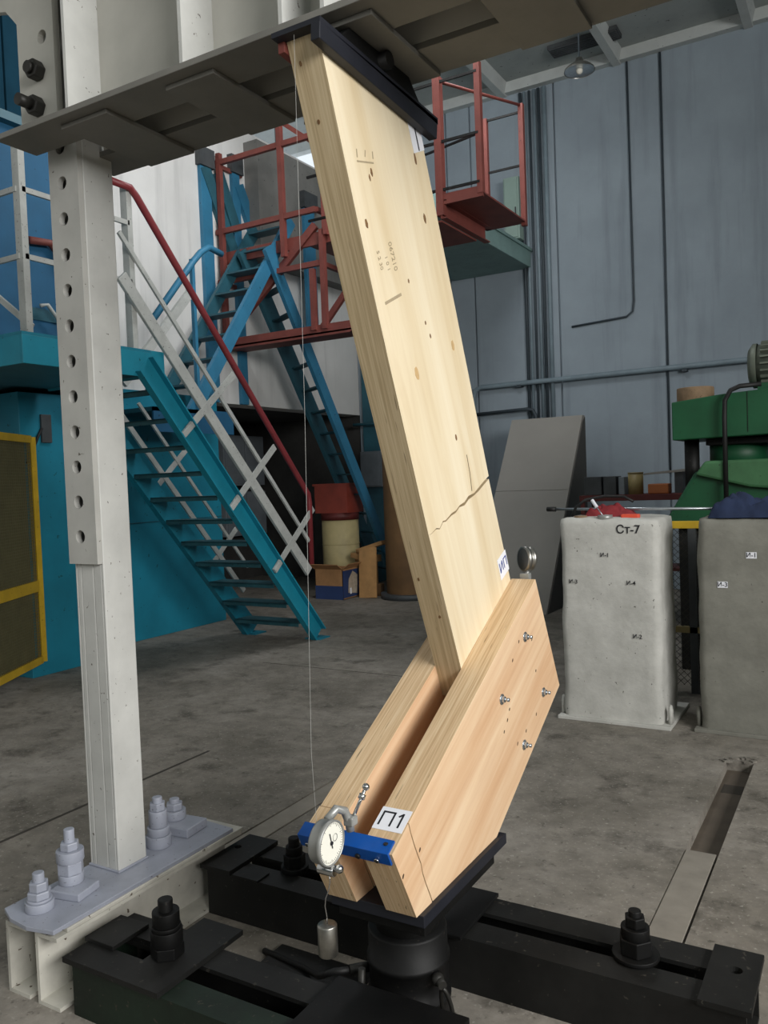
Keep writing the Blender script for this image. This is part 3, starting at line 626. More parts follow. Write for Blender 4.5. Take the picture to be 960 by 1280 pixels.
# blue bracket, gauge, weight, thread
br = thing('gauge_bracket', 'glossy blue angle bracket screwed across the lower board ends', 'bracket', (-1.145, 1.69, .62))
e2 = Vector((0, gD[0] - gE[0], gD[1] - gE[1])).normalized(); o2 = Vector((0, -.884, -.467)) ; c = Vector((0, gE[0], gE[1]))
o2 = Vector((0, e2.z, -e2.y)); o2 = o2 if o2.y < 0 else -o2
def q2(a, bb_, n1=0.0, n2=0.0): p = c + e1 * a + e2 * bb_ + nrm * n1 + o2 * n2; return (p.y, p.z)
T = .007
corner = q2(-.006, -.006)
MB().prism([q2(0, 0), q2(.036, 0), q2(.036, 0, T), corner, q2(0, .034, 0, T), q2(0, .034)], 'X', -1.288, -1.018).build('angle_bar', 'blue_bracket', br, .001)
for x in (-1.262, -1.055, -1.11, -1.22):
    p = c + e2 * .021 + o2 * T; MB().cyl((x, p.y, p.z), (x, p.y + o2.y * .006, p.z + o2.z * .006), .007, 12).build('screw', 'chrome' if x in (-1.262, -1.055) else 'rubber', br, .001)
p = c + e1 * .022 + nrm * T; MB().cyl((-1.036, p.y, p.z - .002), (-1.036, p.y + nrm.y * .0012, p.z + nrm.z * .0012), .006, 12).build('drilled_hole', 'rubber', br)

dg = thing('dial_gauge', 'white faced dial gauge clamped to the blue bracket, hanging weight below', 'dial gauge', (-1.14, 1.60, .60))
D = Vector((-1.129, 1.603, .686)); R = .054
MB().lathe(D - Vector((.030, 0, 0)), [(.001, 0), (R * .94, 0), (R * .96, .004), (R * .96, .024), (R, .026), (R, .036), (R * .93, .037), (R * .93, .033)], 44, (1, 0, 0)).build('case', 'gauge_grey', dg)
fc = MB().lathe(D + Vector((.0025, 0, 0)), [(.0005, 0), (R * .93, 0)], 44, (1, 0, 0), False).build('dial_face', 'dial_white', dg)
b = MB()
for k in range(50):
    t = 2 * math.pi * k / 50; l = .0075 if k % 5 == 0 else .004
    d = Vector((0, math.sin(t), math.cos(t))); b.bar(D + Vector((.003, 0, 0)) + d * (R * .88 - l), D + Vector((.003, 0, 0)) + d * R * .88, .0009, .0004, (1, 0, 0))
b.build('tick_marks', 'ink', fc)
b = MB(); d = Vector((0, -.25, .97)).normalized(); b.bar(D + Vector((.0045, 0, 0)) - d * .014, D + Vector((.0045, 0, 0)) + d * .026, .0022, .0008, (1, 0, 0)); b.cyl(D + Vector((.003, 0, 0)), D + Vector((.006, 0, 0)), .005, 12)
b.build('needle', 'ink', fc)
k = D + Vector((.003, .017, .008)); MB().lathe(k, [(.008, 0), (.0092, .0004)], 18, (1, 0, 0)).build('small_dial', 'ink', fc)
# clamp below the dial
MB().cyl(D + Vector((-.034, -.002, -.066)), D + Vector((.012, -.002, -.066)), .0135, 20).build('pulley_barrel', 'chrome', dg, .002)
MB().box(D.x - .022, D.x - .010, D.y - .010, D.y + .008, D.z - .062, D.z - .045).build('clamp_block', 'gauge_grey', dg, .002)
MB().ball(D + Vector((.022, .002, -.060)), .0105).build('clamp_knob', 'chrome', dg)
MB().cyl(D + Vector((.012, 0, -.064)), D + Vector((.018, .002, -.061)), .006, 12).build('knob_stem', 'chrome', dg)
# curved clamp arm over the bracket, with ball-ended screw
arm = [D + Vector((-.020, .02, .045)), D + Vector((-.014, .05, .062)), D + Vector((-.006, .075, .050)), D + Vector((-.002, .088, .018)), D + Vector((0, .090, -.005))]
for i in range(len(arm) - 1): pass
b = MB(); b.tube(arm, .011, 10); b.build('clamp_arm', 'gauge_grey', dg)
MB().box(D.x - .012, D.x + .016, D.y + .075, D.y + .102, D.z + .01, D.z + .034).build('clamp_jaw', 'gauge_grey', dg, .004)
q0 = D + Vector((.006, .092, .026)); q1 = D + Vector((.028, .125, .098))
MB().cyl(q0, q1, .0045, 12).build('clamp_screw', 'chrome', dg); MB().ball(q1, .0095).build('screw_ball', 'chrome', dg)
qm = q0.lerp(q1, .62); MB().cyl(qm, qm + (q1 - q0) * .16, .009, 14).build('knurled_collar', 'chrome', dg)
wt = thing('hanging_weight', 'small brushed steel cylinder weight hanging on a wire under the dial gauge', 'weight', (-1.145, 1.60, .37))
WP = Vector((-1.146, 1.60, .410))
MB().lathe(WP, [(.001, 0), (.0225, 0), (.024, .0015), (.024, .0725), (.0225, .075), (.001, .075)], 32).build('cylinder', 'brushed', wt)
MB().tube([WP + Vector((0, 0, .072)), WP + Vector((0, 0, .095)), WP + Vector((-.004, 0, .118)), WP + Vector((-.001, 0, .138)), WP + Vector((.008, 0, .158)), WP + Vector((.014, 0, .182)), WP + Vector((.012, 0, .200))], .0014, 6).build('wire', 'chrome', wt)
tag(MB().tube([(-1.158, 1.597, .615), (-1.176, 1.606, .90), (-1.160, 1.615, 1.7), (-1.150, 1.622, 2.60)], .0004, 6).build('plumb_thread', 'thread'), 'thin white thread running up from the dial gauge to the bearing cap', 'thread')

# second gauge on the knee
kg = thing('dial_gauge', 'small metal dial gauge seen edge on above the knee of the timber', 'dial gauge', (-1.055, 2.76, 1.186))
K = Vector((-1.055, 2.775, 1.252)); ka = Vector((.55, -.8, .1)).normalized()
ka = Vector((-.63, -.77, .05)).normalized()
MB().lathe(K - ka * .018, [(.001, 0), (.040, 0), (.0425, .003), (.0425, .012), (.040, .014), (.040, .018), (.0445, .020), (.0445, .032), (.041, .034), (.001, .034)], 36, ka).build('case', 'brushed', kg)
MB().lathe(K - ka * .018, [(.001, .0345), (.038, .0345), (.039, .033)], 32, ka).build('dial_cover', 'dark_grey', kg)
MB().cyl(K + Vector((0, 0, -.042)), K + Vector((-.004, 0, -.075)), .008, 12).build('stem', 'gauge_grey', kg)
MB().box(K.x - .025, K.x + .012, K.y - .014, K.y + .010, 1.17, K.z - .05).build('holder', 'gauge_grey', kg, .003)

# ================================================================== LEFT: MEZZANINE AND STAIR
PZ0, PZ1 = 2.41, 2.62
mz = thing('mezzanine_platform', 'teal steel mezzanine platform with white railing at the left edge', 'platform', (-5.4, 4.0, 0))
MB().box(-6.0, -4.78, 3.53, 4.66, PZ1 - .02, PZ1).build('deck', 'stair_teal', mz)
MB().box(-4.80, -4.78, 3.53, 4.66, PZ0, PZ1 - .02).build('fascia', 'teal', mz, .002)
MB().box(-6.4, -4.80, 3.53, 3.55, PZ0, PZ1 - .02).build('fascia', 'teal', mz, .002)
MB().box(-5.98, -4.80, 4.64, 4.66, PZ0, PZ1 - .02).build('fascia', 'teal', mz)
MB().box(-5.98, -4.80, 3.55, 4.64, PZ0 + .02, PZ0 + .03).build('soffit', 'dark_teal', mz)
for y in (3.58, 4.5):
    MB().box(-4.86, -4.79, y, y + .05, PZ1, 3.85).build('post', 'rail_grey', mz, .003)
MB().box(-5.75, -5.69, 3.56, 3.61, PZ1, 3.85).build('post', 'rail_grey', mz, .003)
for z in (3.56, 3.12):
    MB().bar((-4.80, 3.60, z), (-4.80, 4.52, z), .02, .035).build('rail', 'rail_grey', mz)
    MB().bar((-4.82, 3.58, z), (-6.3, 3.58, z), .02, .035).build('rail', 'rail_grey', mz)
MB().bar((-4.80, 3.63, 2.66), (-5.6, 3.60, 3.25), .02, .04).build('brace', 'rail_grey', mz)
MB().box(-5.9, -5.83, 3.56, 3.63, 0, PZ0).build('leg', 'dark_teal', mz)

st = thing('steel_stair', 'teal open tread stair with grey guard rails running down from the mezzanine', 'stair', (-5.2, 6.0, 0))
yT, zT, yBt = 4.56, 2.54, 6.70; slope = zT / (yBt - yT); sd = Vector((0, yBt - yT, -zT)).normalized()
pn = Vector((0, sd.z * -1, sd.y))
for x, sside, m in ((-4.79, 1, 'teal'), (-5.60, -1, 'stair_teal')):
    MB().channel((x, yT + .005, zT - .035), (x, yBt + .02, .03), .19, .065, .012, (0, 0, 1), sside).build('stringer', m, st)
    MB().box(x - .09, x + .09, yBt - .06, yBt + .12, 0, .012).build('foot_plate', 'stair_teal', st)
n_tr = 11; proto = None
for k in range(n_tr):
    z = .20 + k * .212; y = yBt - z / slope
    if proto is None:
        bt = MB().box(-5.59, -4.80, y - .10, y + .12, z - .012, z).box(-5.59, -4.80, y - .10, y - .095, z - .04, z); proto = bt.build('tread', 'tread', st); py_, pz_ = y, z
    else: copy_at(proto, st, (0, y - py_, z - pz_))
Xr = -4.77
def rl(t, h, x=Xr): # point along the stair at fraction t, offset h perpendicular to the slope
    p = Vector((x, yT + (yBt - yT) * t, zT * (1 - t))) + Vector((0, -sd.z, sd.y)) * h; return p
MB().bar((Xr, 4.39, 3.14), (Xr, 6.60, .68), .03, .10).build('guard_rail', 'rail_grey', st, .004)
MB().bar((Xr, 4.39, 3.46), (Xr, 6.62, .98), .02, .035).build('guard_rail', 'rail_grey', st)
MB().tube([(Xr, 4.33, 3.82), (Xr, 4.52, 3.82), (Xr, 4.58, 3.77), (Xr, 6.64, 1.44), (Xr, 6.655, 1.36), (Xr, 6.65, .75)], .028, 8).build('handrail', 'red_rail', st)
for y0, z0 in ((5.0, 2.02), (5.53, 1.40), (6.10, .80)):
    MB().bar((Xr + .012, y0, z0), (Xr + .012, y0 + .60, z0 + .50), .012, .06, (0, -1, 1)).build('baluster', 'rail_grey', st)
    cl = MB().bar((Xr + .015, y0 - .06, z0 - .05), (Xr + .015, y0 + .06, z0 + .05), .03, .05, (0, -1, 1)).build('bracket', 'rail_grey', st, .003)
MB().bar((-5.62, 5.1, 2.20), (-5.62, 6.62, .46), .02, .05).build('guard_rail', 'rail_grey', st)
MB().bar((-5.62, 5.3, 2.32), (-5.62, 6.70, .70), .02, .03).build('guard_rail', 'rail_grey', st)
for y0, z0 in ((5.45, 1.55), (6.12, .75)): MB().bar((-5.62, y0, z0), (-5.62, y0 + .42, z0 + .36), .012, .05, (0, -1, 1)).build('baluster', 'rail_grey', st)
MB().box(-4.86, -4.78, 4.66, 4.80, 2.30, 2.62).build('head_bracket', 'teal', st, .003)

# teal enclosure under the mezzanine and blue cabin above
en = thing('teal_enclosure', 'teal painted steel enclosure under the mezzanine behind the stair', 'enclosure', (-6.4, 5.5, 0))
MB().box(-6.85, -6.08, 4.42, 5.35, 0, 2.40).build('wall_sheet', 'teal_wall', en, .004)
MB().box(-6.85, -6.48, 5.35, 7.30, 0, 2.57).build('wall_sheet', 'teal_wall', en, .004)
MB().box(-6.485, -6.474, 5.36, 7.29, 1.205, 1.212).build('sheet_seam', 'dark_teal', en)
MB().box(-6.09, -6.06, 4.62, 4.72, 1.98, 2.22).build('switch_box', 'dark_grey', en, .003)
MB().tube([(-6.06, 4.62, 2.10), (-6.04, 4.56, 2.02), (-6.04, 4.50, 1.90), (-6.06, 4.46, 1.80)], .012, 8).build('cable', 'rubber', en)
cb = thing('blue_cabin', 'tall blue panelled cabin standing on the mezzanine behind the white railing', 'cabin', (-6.4, 4.3, 2.6))
MB().box(-6.85, -6.03, 2.6, 5.32, 2.45, 6.4).build('cabin_body', 'dark_teal', cb)
for y0, y1 in ((2.62, 3.3), (3.31, 3.95), (3.96, 4.50), (4.51, 4.93), (4.94, 5.32)):
    MB().box(-6.03, -6.0, y0, y1 - .008, 2.62, 4.55).build('panel', 'deep_blue', cb, .004)
MB().box(-6.03, -5.99, 4.52, 4.93, 3.0, 3.10).build('panel_bar', 'dark_teal', cb)
MB().box(-6.04, -5.92, 2.62, 5.32, 4.55, 4.62).build('cornice', 'dark_teal', cb)
for y0, y1 in ((2.62, 3.5), (3.51, 4.4), (4.41, 5.32)):
    MB().box(-6.03, -6.0, y0, y1 - .008, 4.63, 6.35).build('upper_panel', 'night_teal', cb, .004)
MB().tube([(-5.95, 4.52, 3.64), (-5.95, 4.72, 3.66), (-5.95, 4.95, 3.45), (-5.95, 5.35, 3.0)], .035, 6).build('grab_rail', 'red_oxide', cb)
MB().tube([(-5.9, 4.55, 3.10), (-5.9, 4.62, 3.12), (-5.9, 4.95, 2.75)], .018, 6).build('grab_rail', 'rail_grey', cb)

# yellow mesh door swung open
yd = thing('mesh_door', 'yellow framed wire mesh door standing ajar at the left edge', 'door', (-6.03, 4.45, .1))
H = Vector((-6.03, 4.50, 0)); dd = Vector((.5, -.866, 0)); Wd = 1.0; z0, z1 = .14, 2.02
def dp(t, z, o=0.0): return H + dd * t + Vector((.866, .5, 0)) * o + Vector((0, 0, z))
for t in (0.025, Wd): MB().bar(dp(t, z0), dp(t, z1), .05, .05, (0, 1, 0)).build('stile', 'yellow', yd)
for z in (z0 + .02, .78, z1 - .02): MB().bar(dp(0.05, z), dp(Wd - .025, z), .03, .06 if z != .78 else .09).build('rail', 'yellow', yd)
b = MB(); sp_ = .024; n = int(Wd / sp_)
for i in range(2, n): b.bar(dp(i * sp_, z0), dp(i * sp_, z1), .004, .004, (0, 1, 0))
for i in range(int((z1 - z0) / sp_)): b.bar(dp(.04, z0 + i * sp_), dp(Wd - .02, z0 + i * sp_), .004, .004)
stuff(b.build('wire_mesh', 'wire', yd))
MB().bar(dp(.05, 1.08, -.06), dp(Wd - .03, 1.08, -.06), .01, 1.85).build('backing_sheet', 'wire', yd)

# ================================================================== LEFT BACKGROUND: landing, flights, columns
GC = 'blue lattice columns along the white wall'
def wcol(label, y0, y1, z1, m='blue', x0=WX, x1=WX + .16, z0=2.58):
    t = thing('wall_column', label, 'column', ((x0 + x1) / 2, (y0 + y1) / 2, z0), GC)
    MB().box(x0, x1, y0, y1, z0, z1).build('shaft', m, t, .004)
    MB().box(x0, x1 + .03, y0 - .03, y1 + .05, z1, z1 + .22).build('head', 'dark_grey', t); return t
wc = wcol('wide blue wall column at left, next to the tall red post', 7.62, 7.80, 5.40, 'blue', WX, WX + .05)
wc2 = wcol('narrow blue wall column just right of the widest one', 8.20, 8.34, 5.48, 'blue', WX, WX + .05)
wcol('blue wall column half hidden behind the middle red landing post', 9.42, 9.66, 5.32, 'blue', WX + .22, WX + .27, 3.6)
wcol('dark blue wall column next to the tall brown board at the plank', 11.0, 11.06, 5.0, 'dark_teal', WX + .1, WX + .45, 0)
for p, q, m in (((WX + .03, 8.32, 5.35), (WX + .03, 8.75, 4.55), 'blue'), ((WX + .03, 7.95, 5.4), (WX + .03, 8.25, 4.75), 'dark_teal'), ((WX + .03, 7.70, 5.4), (WX + .03, 8.22, 4.4), 'dark_teal')):
    MB().bar(p, q, .06, .17).build('brace', m, wc2)

YP = 7.9
rd = thing('red_landing', 'red oxide steel landing with railings in front of the white left wall', 'landing', (-5.9, 8.3, 3.2))
LX0, LX1 = -6.85, -4.95
MB().box(LX0 - .05, LX1, YP, YP + .42, 3.25, 3.27).build('deck', 'red_oxide', rd)
MB().channel((LX0 - .05, YP, 3.29), (LX1, YP, 3.29), .13, .05, .01, side=-1).build('edge_channel', 'red_oxide', rd)
MB().channel((LX1, YP, 3.29), (LX1, YP + .42, 3.29), .13, .05, .01, side=-1).build('edge_channel', 'red_oxide', rd)
for zl in (5.49, 4.66, 4.05):
    r_ = LX1 - .45 if zl > 4.5 else LX1 - .42
    MB().bar((-7.0 + .12, YP, zl), (r_, YP, zl), .05, .06).build('rail', 'red_oxide', rd)
    MB().bar((-6.88, YP, zl), (-6.88, YP + .5, zl), .05, .05).build('rail', 'red_oxide', rd)
    MB().bar((r_, YP, zl), (r_ - .02, YP + .42, zl), .05, .05).build('rail', 'red_oxide', rd)
MB().box(-6.88, LX1, YP + .05, YP + .09, 4.28, 4.42).build('beam', 'red_oxide', rd)
MB().box(-5.6, LX1, YP + .1, YP + .9, 4.30, 4.33).build('upper_deck', 'red_oxide', rd)
for x, za, zb_ in ((-6.80, 3.3, 5.6), (-5.87, 4.2, 6.6), (-5.33, 3.3, 4.42), (-5.48, 3.3, 4.0), (-5.28, 4.35, 5.5)):
    MB().box(x - .03, x + .03, YP - .03, YP + .03, za, zb_).build('post', 'red_oxide', rd)
MB().bar((-5.45, YP + .05, 4.5), (-6.5, YP + .05, 3.65), .05, .09).build('brace', 'red_oxide', rd)
MB().bar((-4.98, YP + .4, 4.1), (-5.7, YP + .4, 3.35), .05, .07).build('brace', 'red_oxide', rd)
MB().bar((-5.85, YP + .04, 5.75), (-5.2, YP + .04, 5.25), .04, .05).build('brace', 'red_oxide', rd)

ld = thing('steep_ladder_stair', 'dark blue steep ladder stair passing under the red landing down to the floor', 'stair', (-6.25, 9.3, 0))
for x, ya, za, yb, m, wd in ((-6.50, 7.93, 4.40, 10.94, 'dark_teal', .25), (-6.00, 7.75, 4.30, 10.56, 'blue', .16)):
    MB().bar((x, ya, za), (x, yb, 0.0), .05, wd).build('stringer', m, ld)
for k in range(15):
    z = .25 + k * .28
    ya = 10.94 - z * 3.01 / 4.40; yb = 10.56 - z * 2.81 / 4.30
    MB().bar((-6.48, ya, z), (-6.02, yb, z), .12, .02).build('tread', 'dark_teal', ld)

f2 = thing('upper_stair_flight', 'blue upper stair flight climbing to the right behind the red handrail', 'stair', (-6.4, 7.0, 2.4))
for x, m in ((-6.05, 'blue'), (-6.6, 'dark_teal')):
    MB().bar((x, 6.3, 2.15), (x, 8.3, 4.75), .05, .15).build('stringer', m, f2)
for k in range(9):
    t = .08 + k * .11; MB().box(-6.58, -6.07, 6.3 + 2 * t - .10, 6.3 + 2 * t + .10, 2.15 + 2.6 * t - .01, 2.15 + 2.6 * t + .01).build('tread', 'dark_teal', f2)
MB().tube([(-6.0, 5.9, 3.2), (-6.0, 6.5, 3.88), (-6.0, 6.62, 4.0), (-6.0, 6.75, 4.08), (-6.0, 6.95, 4.05)], .035, 8).build('handrail', 'blue', f2)
MB().box(-6.02, -5.98, 6.46, 6.50, 2.4, 3.9).build('post', 'blue', f2)
MB().bar((-6.02, 5.5, 2.55), (-6.02, 6.45, 3.55), .04, .09).build('guard_rail', 'rail_grey', f2)
MB().box(-6.6, -5.9, 5.75, 6.4, 2.30, 2.34).build('lower_landing', 'dark_teal', f2)
MB().box(-5.92, -5.9, 5.75, 6.9, 2.1, 2.34).build('landing_fascia', 'deep_blue', f2)

# stored things in the niche corner
cbx = thing('cardboard_box', 'open cardboard carton with blue printed side beside the stair foot', 'box', (-6.2, 9.2, 0))
b = MB(); x0, x1, y0, y1, h = -6.42, -5.98, 9.02, 9.42, .40
b.box(x0, x1, y0, y0 + .008, 0, h).box(x0, x1, y1 - .008, y1, 0, h).box(x0, x0 + .008, y0, y1, 0, h).box(x1 - .008, x1, y0, y1, 0, h).box(x0, x1, y0, y1, 0, .008)
b.build('carton', 'cardboard', cbx)
MB().box(x1, x1 + .002, y0 + .005, y1 - .005, .02, h - .02).build('printed_side', 'card_blue', cbx)
MB().prism([(y0 + .12, .08), (y0 + .34, .05), (y0 + .36, .3), (y0 + .24, .36), (y0 + .14, .26)], 'X', x1 + .002, x1 + .004).build('printed_picture', 'card_white', cbx)
MB().box(x1 + .004, x1 + .005, y0 + .16, y0 + .20, .06, .14).build('barcode_label', 'paper', cbx)
MB().box(x0, x1, y0 - .002, y0, .0, .18).build('printed_band', 'card_blue', cbx)
MB().bar((x0, y0, h), (x0 + .02, y0 - .13, h + .06), .008, .008).build('flap_edge', 'cardboard', cbx)
MB().prism([(y0, h), (y0 - .12, h + .07), (y0 - .12, h + .078), (y0, h + .008)], 'X', x0, x1).build('flap', 'cardboard', cbx)
MB().prism([(x1, h), (x1 + .10, h + .07), (x1 + .10, h + .078), (x1, h + .008)], 'Y', y0, y1).build('flap', 'cardboard', cbx)
def board(p, q, wd, ht, label, upv=(0, 0, 1), m='plank_brown'):
    return tag(MB().bar(p, q, wd, ht, upv).build('wooden_board', m, None, .002), label, 'board', 'boards stacked by the carton')
board((-5.76, 9.28, 0.0), (-5.80, 9.38, .66), .26, .03, 'upright brown board leaning at the right end of the board pile', (0, 1, 0), 'plank_brown')
board((-6.05, 9.58, .60), (-5.64, 9.58, .72), .20, .05, 'sawn board on top of the pile, tilted upward to the right', (0, 0, 1))
board((-6.10, 9.50, .55), (-5.80, 9.42, .49), .12, .06, 'orange tinted board end lying across the carton pile', (0, 0, 1))
board((-6.14, 9.66, .49), (-5.80, 9.66, .49), .14, .09, 'thick short board at middle of the pile', (0, 0, 1))
board((-5.97, 9.68, 0.0), (-5.97, 9.68, .445), .18, .16, 'square timber offcut standing below the tilted board', (0, 1, 0))
board((-5.96, 9.49, .05), (-5.68, 9.53, .05), .12, .10, 'low block lying at the foot of the upright board', (0, 0, 1), 'fibreboard')
board((-5.96, 9.49, .13), (-5.68, 9.53, .13), .12, .06, 'second low block lying over the lowest block', (0, 0, 1), 'fibreboard')
bd = thing('fibre_drum', 'cream fibre drum with dark red lid behind the carton', 'drum', (-6.46, 9.74, 0))
MB().cyl((-6.46, 9.74, 0), (-6.46, 9.74, 1.02), .26, 28).build('barrel', 'drum', bd)
MB().cyl((-6.46, 9.74, 1.02), (-6.46, 9.74, 1.12), .27, 28).build('lid', 'dark_red', bd)
for z in (.34, .68): MB().lathe((-6.46, 9.74, z), [(.26, -.012), (.265, 0), (.26, .012)], 28).build('hoop', 'drum', bd)
cr_ = thing('plastic_crate', 'red plastic crate standing on the fibre drum', 'crate', (-6.46, 9.74, 1.12))
b = MB().box(-6.74, -6.20, 9.54, 9.94, 1.12, 1.15)
for a_ in (9.54, 9.92): b.box(-6.74, -6.20, a_, a_ + .02, 1.15, 1.50)
for a_ in (-6.74, -6.22): b.box(a_, a_ + .02, 9.56, 9.92, 1.15, 1.50)
b.build('tray', 'crate_red', cr_)
MB().box(-6.76, -6.18, 9.52, 9.96, 1.50, 1.53).build('rim', 'crate_red', cr_)
tb = thing('brown_board_roll', 'tall dark brown fibreboard roll standing behind the timber plank', 'roll', (-5.25, 9.5, 0))
MB().lathe((-5.25, 9.5, 0), [(.30, .04), (.30, 2.25), (.26, 2.25), (.26, .04)], 36).build('roll', 'fibreboard', tb)
MB().cyl((-5.25, 9.5, 0), (-5.25, 9.5, .07), .38, 30).build('base_ring', 'dark_grey', tb)
# cabinets on the niche back wall
for (y0, y1, z0, z1, lb) in ((9.9, 10.9, 1.55, 2.35, 'dark grey niche cabinet left of the ladder stair'), (11.0 - .0, 11.08, 1.0, 1.2, ''), (9.9, 10.9, .75, 1.45, 'lower grey niche cabinet under the dark one'), (8.6, 9.6, 1.3, 2.2, 'grey niche cabinet farthest left in the dark opening')):
    if not lb: continue
    t = thing('niche_cabinet', lb, 'cabinet', (-8.85, (y0 + y1) / 2, z0), 'cabinets in the dark niche')
    MB().box(-8.995, -8.7, y0, y1, z0, z1).build('body', 'niche_grey', t, .005)
    MB().box(-8.70, -8.68, y0 + .03, (y0 + y1) / 2 - .01, z0 + .03, z1 - .03).build('door', 'niche_grey', t, .004); MB().box(-8.70, -8.68, (y0 + y1) / 2 + .01, y1 - .03, z0 + .03, z1 - .03).build('door', 'niche_grey', t, .004)
sb = thing('switch_cabinet', 'pale grey switch cabinet at the end wall behind the ladder stair', 'cabinet', (-6.6, 10.98, 1.45))
MB().box(-6.80, -6.42, 10.88, 11.06, 1.45, 2.0).build('body', 'niche_grey', sb, .006); MB().box(-6.78, -6.44, 10.865, 10.88, 1.47, 1.98).build('door', 'niche_grey', sb, .004)
tag(MB().tube([(-6.88, 10.85, 2.42), (-6.1, 10.95, 2.40), (-6.0, 10.98, 2.34), (-5.98, 10.98, 1.9), (-5.9, 10.98, 1.75)], .025, 8).build('bent_pipe', 'dark_teal'), 'bent teal pipe along the end wall behind the ladder stair', 'pipe')

# ================================================================== RIGHT BACKGROUND
def noisy_block(x0, x1, y0, y1, z0, z1, seed, r=.032, amp=.013):
    nx, ny, nz = 14, 8, 28; b = MB(); idx = {}
    def vtx(i, j, k):
        key = (i, j, k)
        if key in idx: return idx[key]
        p = Vector((x0 + (x1 - x0) * i / nx, y0 + (y1 - y0) * j / ny, z0 + (z1 - z0) * k / nz))
        q = Vector((min(max(p.x, x0 + r), x1 - r), min(max(p.y, y0 + r), y1 - r), min(max(p.z, z0), z1 - r)))
        d = p - q
        if d.length > 1e-6: p = q + d.normalized() * min(d.length, r)
        if k > 0:
            nv = noise.noise_vector(p * 5 + Vector((seed, 0, 0))) * amp + noise.noise_vector(p * 17 + Vector((seed, 3, 0))) * amp * .35
            if j == 0: nv.y *= .3
            p = p + nv
        idx[key] = len(b.v); b.v.append(p); return idx[key]
    def quad(a, b_, c_, d_): b.f.append((a, b_, c_, d_)); b.s.append(True)
    for i in range(nx):
        for k in range(nz):
            quad(vtx(i, 0, k), vtx(i + 1, 0, k), vtx(i + 1, 0, k + 1), vtx(i, 0, k + 1)); quad(vtx(i + 1, ny, k), vtx(i, ny, k), vtx(i, ny, k + 1), vtx(i + 1, ny, k + 1))
    for j in range(ny):
        for k in range(nz):
            quad(vtx(0, j + 1, k), vtx(0, j, k), vtx(0, j, k + 1), vtx(0, j + 1, k + 1)); quad(vtx(nx, j, k), vtx(nx, j + 1, k), vtx(nx, j + 1, k + 1), vtx(nx, j, k + 1))
    for i in range(nx):
        for j in range(ny): quad(vtx(i, j, nz), vtx(i + 1, j, nz), vtx(i + 1, j + 1, nz), vtx(i, j + 1, nz))
    return b
def block(label, x0, x1, y0, y1, mat, seed, marks, sticker, cat='concrete block'):
    t = thing('concrete_block', label, cat, ((x0 + x1) / 2, (y0 + y1) / 2, 0), 'concrete test blocks')
    noisy_block(x0, x1, y0, y1, .022, 1.265, seed).build('block', mat, t)
    pl_ = MB().box(x0 - .03, x1 + .05, y0 - .03, y1 + .10, 0, .022).build('base_plate', mat, t, .003)
    for x in (x0 + .0 - .015, x1 + .035):
        MB().tube([(x, y0 + .04, .02), (x, y0 + .04, .10), (x, y0 + .055, .125), (x, y0 + .07, .10), (x, y0 + .07, .02)], .012, 8).build('lifting_loop', mat, t)
    for txt, x, z, sz in marks:
        if sticker:
            bb2 = MB().box(x - .028, x + .028, y0 - .0048, y0 - .0035, z - .018, z + .018).build('sticker', 'paper', t)
        text_mesh(txt, sz, 'ink', frame((x, y0 - .0055, z), (1, 0, 0), (0, 0, 1)), t, 'painted_mark', .0005, .0005 if sz > .05 else .0003)
    return t
block('whitewashed concrete block marked Ст-7 with tools lying on top', -1.70, -1.09, 5.04, 5.50, 'block_white', 1.0,
      [('Ст-7', -1.266, 1.195, .072), ('И-1', -1.411, 1.039, .036), ('И-3', -1.612, .87, .036), ('И-4', -1.256, .871, .036), ('И-2', -1.226, .547, .036)], False)
block('bare grey concrete block at the right edge under the blue cloth', -0.885, -0.22, 5.08, 5.55, 'block_grey', 7.0, [('И-1', -.589, 1.045, .036), ('И-3', -.745, .873, .036)], True)

def lump(name, c, sx, sy, sz, mat, seed, label, cat, fold=9):
    b = MB(); n, m = 30, 20; c = Vector(c)
    for j in range(m + 1):
        for i in range(n + 1):
            u, v = i / n * 2 - 1, j / m * 2 - 1; rr_ = min(1, math.hypot(u, v)); edge = max(0, 1 - max(abs(u), abs(v)) ** 3)
            h = edge * (.55 + .45 * noise.noise(Vector((u * 2, v * 2, seed)))) + .22 * edge * abs(math.sin(fold * u + 4 * v + 3 * noise.noise(Vector((u * 2, v * 3, seed + 5)))))
            dx = .10 * noise.noise(Vector((u * 3, v * 3, seed + 9)))
            b.v.append(c + Vector(((u + dx) * sx, (v + dx) * sy, max(0.0, h) * sz)))
    for j in range(m):
        for i in range(n): a = j * (n + 1) + i; b.f.append((a, a + 1, a + n + 2, a + n + 1)); b.s.append(True)
    base = len(b.v)
    return tag(b.build(name, mat), label, cat)
lump('folded_cloth', (-.62, 5.22, 1.258), .20, .14, .15, 'cloth_blue', 2.2, 'crumpled navy blue cloth lying on the grey concrete block', 'cloth')
lump('red_glove', (-1.42, 5.24, 1.256), .16, .08, .11, 'cloth_red', 5.1, 'crumpled red work glove on top of the white concrete block', 'glove', 7)
tag(MB().cyl((-1.86, 5.30, 1.315), (-0.60, 5.22, 1.305), .009, 12).build('steel_rod', 'zinc'), 'long thin steel rod lying across both concrete blocks', 'rod')
rdk = MB().cyl((-1.86, 5.30, 1.315), (-1.80, 5.296, 1.3145), .016, 12).build('rod_grip', 'rubber', bpy.data.objects['steel_rod'])
tag(MB().box(-1.33, -1.22, 5.12, 5.17, 1.257, 1.285).build('utility_knife', 'orange_red', None, .008), 'bright orange red tool case on the front edge of the white block', 'tool case')
